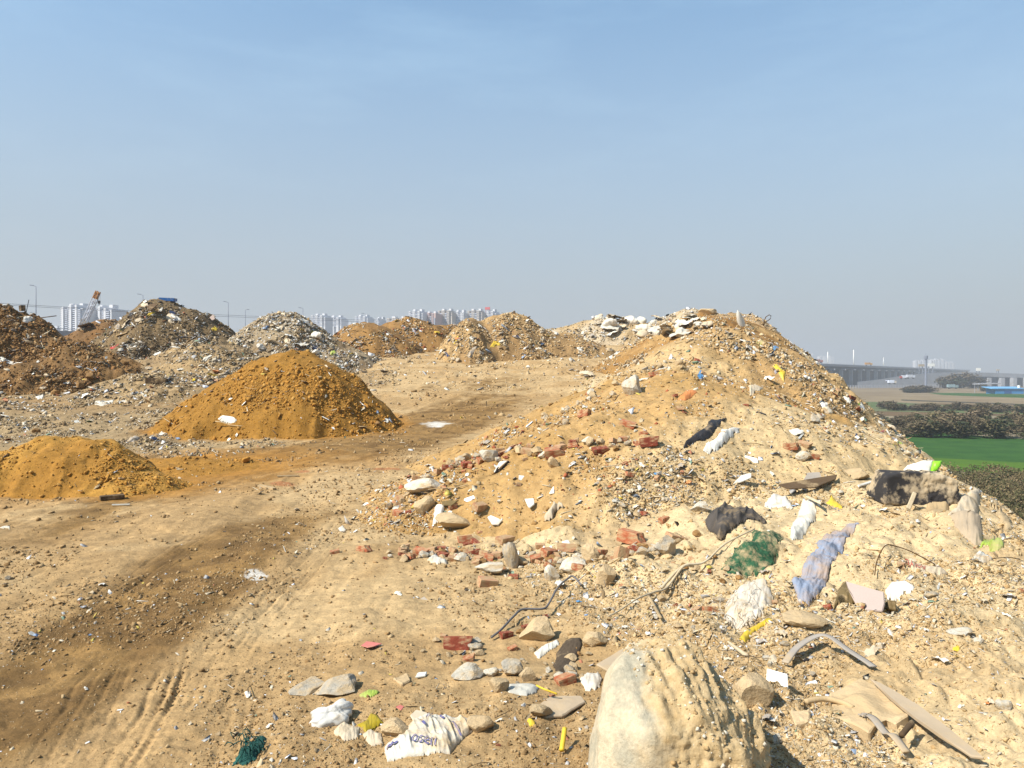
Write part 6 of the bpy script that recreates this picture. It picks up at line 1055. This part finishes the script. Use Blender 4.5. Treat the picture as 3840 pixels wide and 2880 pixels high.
# city towers
TW = M('tower_white', (246, 238, 224), ns=.08, var=.05, bump=0, rnd=.03); TC = M('tower_cream', (222, 204, 178), ns=.08, var=.05, bump=0, rnd=.03); TP = M('tower_pink', (222, 184, 164), ns=.08, var=.05, bump=0, rnd=.03); TG = M('tower_window', (112, 120, 130), rough=.3, bump=0, var=.1, spec=.5); TB = M('tower_balcony', (244, 242, 238), bump=0, var=.04); TS = M('sign_red', (214, 96, 86), bump=0, var=.05); TD = M('tower_grey', (176, 176, 176), ns=.08, var=.05, bump=0)  # TD is a plain grey accent tone
UN = {}
def unit(w, dp, h, m, nm):
    k = (nm, round(w, 2), round(dp, 2), round(h, 2), m.name)
    if k not in UN: bm = bmesh.new(); bm_box(bm, (0, 0, 0), (w, dp, h)); UN[k] = bm_mesh(nm, bm, m)
    return UN[k]
def tower(x0, x1, yt, d, floors_px, lb, bays, ybot=1420, group=None, detail=True, mats=None, roof=(.2, .7)):
    """bays: (fraction from, fraction to, stick-out in m, height change in m, kind) with kind p plain, b balconies, w windows."""
    d = d * .52 if d < 1700 else d; a = at(x0, d, 0); W = (x1 - x0) / 2800 * d; zt = zat(yt, d); r = ob('apartment_tower', None, loc=(a.x, d, 0), rot=(0, 0, -.38 if d < 1500 else 0), label=lb, cat='building', group=group)
    zb = PL - 1; fh = floors_px / 2800 * d; mats = mats or {}
    bm = bmesh.new(); nw = 0; nb = 0
    for f0, f1, so_, dh, kd in bays:
        w = (f1 - f0) * W; dh = dh * .45; bm_box(bm, ((f0 + f1) / 2 * W, 7 - so_ / 2, (zb + zt + dh) / 2), (w - .05, 14 + so_, zt + dh - zb))
    ob('wall', bm_mesh('wall', bm, mats.get('wall', TW)), parent=r)
    for f in roof: ob('roof_house', unit(W * .16, 5, 2.2, mats.get('roof', TW), 'roof_house'), parent=r, loc=(f * W, 7, zt + 1.0))
    for f0, f1, so_, dh, kd in bays:
        dh = dh * .45; w = (f1 - f0) * W; cx = (f0 + f1) / 2 * W; n = min(int((zt + dh - zat(ybot, d)) / fh), 18) if detail else 0
        if kd == 'p': 
            if (f1 - f0) > .05 and mats.get('stripe'): ob('accent_strip', unit(w * .5, .5, zt - zb - 4, mats['stripe'], 'accent_strip'), parent=r, loc=(cx, -so_ - .25, (zb + zt) / 2 - 2))
            continue
        for k in range(n):
            z = zt + dh - fh * (k + .75)
            if kd == 'b' and nb < 60: nb += 1; ob('balcony', unit(w * .86, 1.6, fh * .40, TB, 'balcony'), parent=r, loc=(cx, -so_ - .8, z - fh * .25)); ob('window', unit(w * .8, .1, fh * .42, TG, 'window'), parent=r, loc=(cx, -so_ - .06, z + fh * .16)); nw += 1
            elif kd == 'w':
                for q in (-.24, .24):
                    if nw < 98: nw += 1; ob('window', unit(w * .26, .1, fh * .5, TG, 'window'), parent=r, loc=(cx + q * w, -so_ - .06, z))
    return r, W, zt
BA = [(0, .12, .6, -3, 'w'), (.12, .2, 1.6, -1, 'p'), (.2, .36, -.8, -3, 'b'), (.36, .5, .4, 0, 'w'), (.5, .58, 1.6, 2, 'p'), (.58, .76, -.8, -3, 'b'), (.76, .84, 1.6, 1, 'p'), (.84, 1, -.5, -4, 'b')]
BB = [(0, .1, 1.5, 0, 'p'), (.1, .28, -.8, -3, 'b'), (.28, .42, .2, -1, 'w'), (.42, .52, 1.6, 1, 'p'), (.52, .68, -.8, -3, 'b'), (.68, .78, 1.4, -2, 'p'), (.78, .93, -.4, -4, 'b'), (.93, 1, .4, -4, 'p')]
BC = [(0, .14, 1, 0, 'w'), (.14, .3, -.6, -3, 'b'), (.3, .5, 1.2, 1, 'w'), (.5, .66, -.6, -3, 'b'), (.66, .84, 1, 0, 'w'), (.84, 1, -.4, -4, 'w')]
tower(229, 338, 1149, 1050, 7.4, 'left half of the white tower pair behind the crane', BA, 1245); tower(341, 449, 1154, 1060, 7.4, 'right half of the white tower pair behind the crane', BB, 1248)
tower(1168, 1228, 1183, 1500, 5, 'pale tower left of two above the white scrap heap', BC, 1225); tower(1230, 1288, 1190, 1560, 5, 'pale tower right of two above the white scrap heap', BC, 1225); tower(1332, 1386, 1187, 1560, 5, 'pale tower peeping over the orange brown heap', BC, 1215); tower(1406, 1438, 1195, 1600, 5, 'small distant tower right of the orange brown heap top', BC[:4], 1215)
tower(1452, 1535, 1194, 1350, 5.4, 'low cream block left of the tall pink and white tower', BC, 1225, mats=dict(wall=TC)); tower(1534, 1590, 1168, 1250, 6, 'tall white tower with a pink flank', BC, 1240, mats=dict(stripe=TP)); tower(1590, 1640, 1176, 1260, 6, 'pink and grey tower right of the tall white one', BC[:5] + [(.84, 1, .6, 0, 'p')], 1240, mats=dict(wall=TP, stripe=TD)); tower(1643, 1700, 1166, 1280, 6, 'cream tower with many dark windows', BC, 1240, mats=dict(wall=TC)); tower(1700, 1744, 1170, 1290, 6, 'white tower right of the cream one', BC[:4] + [(.66, 1, .8, -2, 'w')], 1240)
t, W, zt = tower(1754, 1812, 1166, 1300, 6, 'cream tower at the left foot of the red roof sign', BC, 1200, mats=dict(wall=TC)); t, W, zt = tower(1812, 1862, 1168, 1310, 6, 'white tower carrying the red roof sign', BC, 1200)
bm = bmesh.new(); bm_box(bm, (W * .25, 3, zt + 3.0), (W * .4, .5, 2.2)); bm_box(bm, (W * .1, 3.5, zt + 1.4), (.3, .3, 3)); bm_box(bm, (W * .4, 3.5, zt + 1.4), (.3, .3, 3)); ob('roof_sign', bm_mesh('roof_sign', bm, TS), parent=t)
for i, (x0, x1, y, d) in enumerate(((3022, 3031, 1322, 2500), (3036, 3042, 1330, 2550), (3046, 3052, 1328, 2550), (3072, 3128, 1336, 2300), (3432, 3475, 1352, 2200), (3492, 3516, 1350, 2100), (3506, 3546, 1347, 2150), (3548, 3582, 1358, 2600))):
    tower(x0, x1, y, d, 5, ('slim hazy tower, leftmost above the right flyover', 'second slim hazy tower above the right flyover', 'third slim hazy tower above the right flyover', 'broad hazy tower block above the right flyover', 'hazy tower block left of the telecom mast', 'hazy tower behind the white billboard', 'tallest hazy block right of the telecom mast', 'faintest hazy block at far right')[i], BC[:6], detail=False)
for i, (x, w, h, d) in enumerate(((205, 40, 14, 700), (440, 30, 12, 720), (1290, 60, 16, 900))): 
    r = ob('low_house', None, loc=at(x, d, PL), label=('low white house left of the white tower pair', 'small white house at the right foot of the tower pair', 'low pale house behind the heap gap')[i], cat='house'); hh = zat((1232, 1238, 1210)[i], d) - PL; bm = bmesh.new(); bm_box(bm, (0, 0, hh / 2), (w * d / 2800, 8, hh)); ob('wall', bm_mesh('wall', bm, TW), parent=r); bm = bmesh.new(); bm_box(bm, (w * .2 * d / 2800, 0, hh + 1.2), (3, 3, 2.4)); ob('roof', bm_mesh('roof', bm, TW), parent=r)
# ------------------------------------------------------------------ camera, sun, sky, air
cam = bpy.data.cameras.new('camera'); cam.sensor_width = 36; cam.lens = 36 * F / 1024; cam.clip_start = .05; cam.clip_end = 30000
cam.shift_y = -(384 - HV) / 1024
co = bpy.data.objects.new('camera', cam); C.objects.link(co); co.location = (0, 0, 0); co.rotation_euler = (RAD(90), 0, 0); scene.camera = co
SUN_EL, SUN_AZ = 46, 242                   # azimuth clockwise from the viewing direction: the sun stands to the left and a little behind
sv = Vector((math.sin(RAD(SUN_AZ)) * math.cos(RAD(SUN_EL)), math.cos(RAD(SUN_AZ)) * math.cos(RAD(SUN_EL)), math.sin(RAD(SUN_EL))))
sl = bpy.data.lights.new('sun', 'SUN'); sl.energy = 4.6; sl.angle = RAD(.6); sl.color = (1, .95, .86)
so = bpy.data.objects.new('sun', sl); C.objects.link(so); so.rotation_euler = sv.to_track_quat('Z', 'Y').to_euler(); so.location = (-30, -20, 40)
w = bpy.data.worlds.new('World'); scene.world = w; w.use_nodes = True; nt = w.node_tree
bg = nt.nodes['Background']; sky = N(nt, 'ShaderNodeTexSky', sky_type='NISHITA'); sky.sun_disc = False
sky.sun_elevation = RAD(SUN_EL); sky.sun_rotation = RAD(SUN_AZ); sky.air_density = 1.1; sky.dust_density = .6; sky.ozone_density = .0; sky.altitude = 200
tcw = N(nt, 'ShaderNodeTexCoord').outputs['Generated']; mp = N(nt, 'ShaderNodeMapping'); mp.inputs['Scale'].default_value = (1.6, 1.6, 7); nt.links.new(tcw, mp.inputs[0])
cl = maprange(nt, noise(nt, mp.outputs[0], 2.2, 6, .6), .48, .78, 0, .12)
skc = mixc(nt, 1.0, mixc(nt, cl, sky.outputs[0], (6.2, 6.6, 7.4)), (.80, 1.08, 1.13), 'MULTIPLY')
sz = N(nt, 'ShaderNodeSeparateXYZ'); nt.links.new(tcw, sz.inputs[0]); hzf = N(nt, 'ShaderNodeMapRange', interpolation_type='SMOOTHSTEP'); nt.links.new(sz.outputs[2], hzf.inputs[0]); hzf.inputs[1].default_value = -.02; hzf.inputs[2].default_value = .60
hzf.inputs[3].default_value = .95; hzf.inputs[4].default_value = .0; skc = mixc(nt, hzf.outputs[0], skc, (2.34, 2.38, 2.58))
nt.links.new(skc, bg.inputs['Color']); bg.inputs['Strength'].default_value = .102
hz = bpy.data.materials.new('haze_air'); hz.use_nodes = True; nt = hz.node_tree; nt.nodes.clear()
out = N(nt, 'ShaderNodeOutputMaterial'); vol = N(nt, 'ShaderNodeVolumePrincipled')
vol.inputs['Color'].default_value = (.54, .575, .63, 1); vol.inputs['Density'].default_value = .00052; vol.inputs['Anisotropy'].default_value = .1
nt.links.new(vol.outputs[0], out.inputs['Volume'])
bm = bmesh.new(); bm_box(bm, (0, 1900, 57), (9400, 5200, 142))
hzo = ob('haze', bm_mesh('haze', bm, hz), label='pale dusty winter haze over the plain', kind='stuff'); hzo.display_type = 'WIRE'
scene.cycles.volume_bounces = 1; scene.cycles.max_bounces = 6; scene.cycles.use_denoising = True
vs = scene.view_settings; vs.view_transform = 'Standard'; vs.look = 'None'; vs.exposure = 0.91; vs.gamma = 1; vs.use_curve_mapping = False
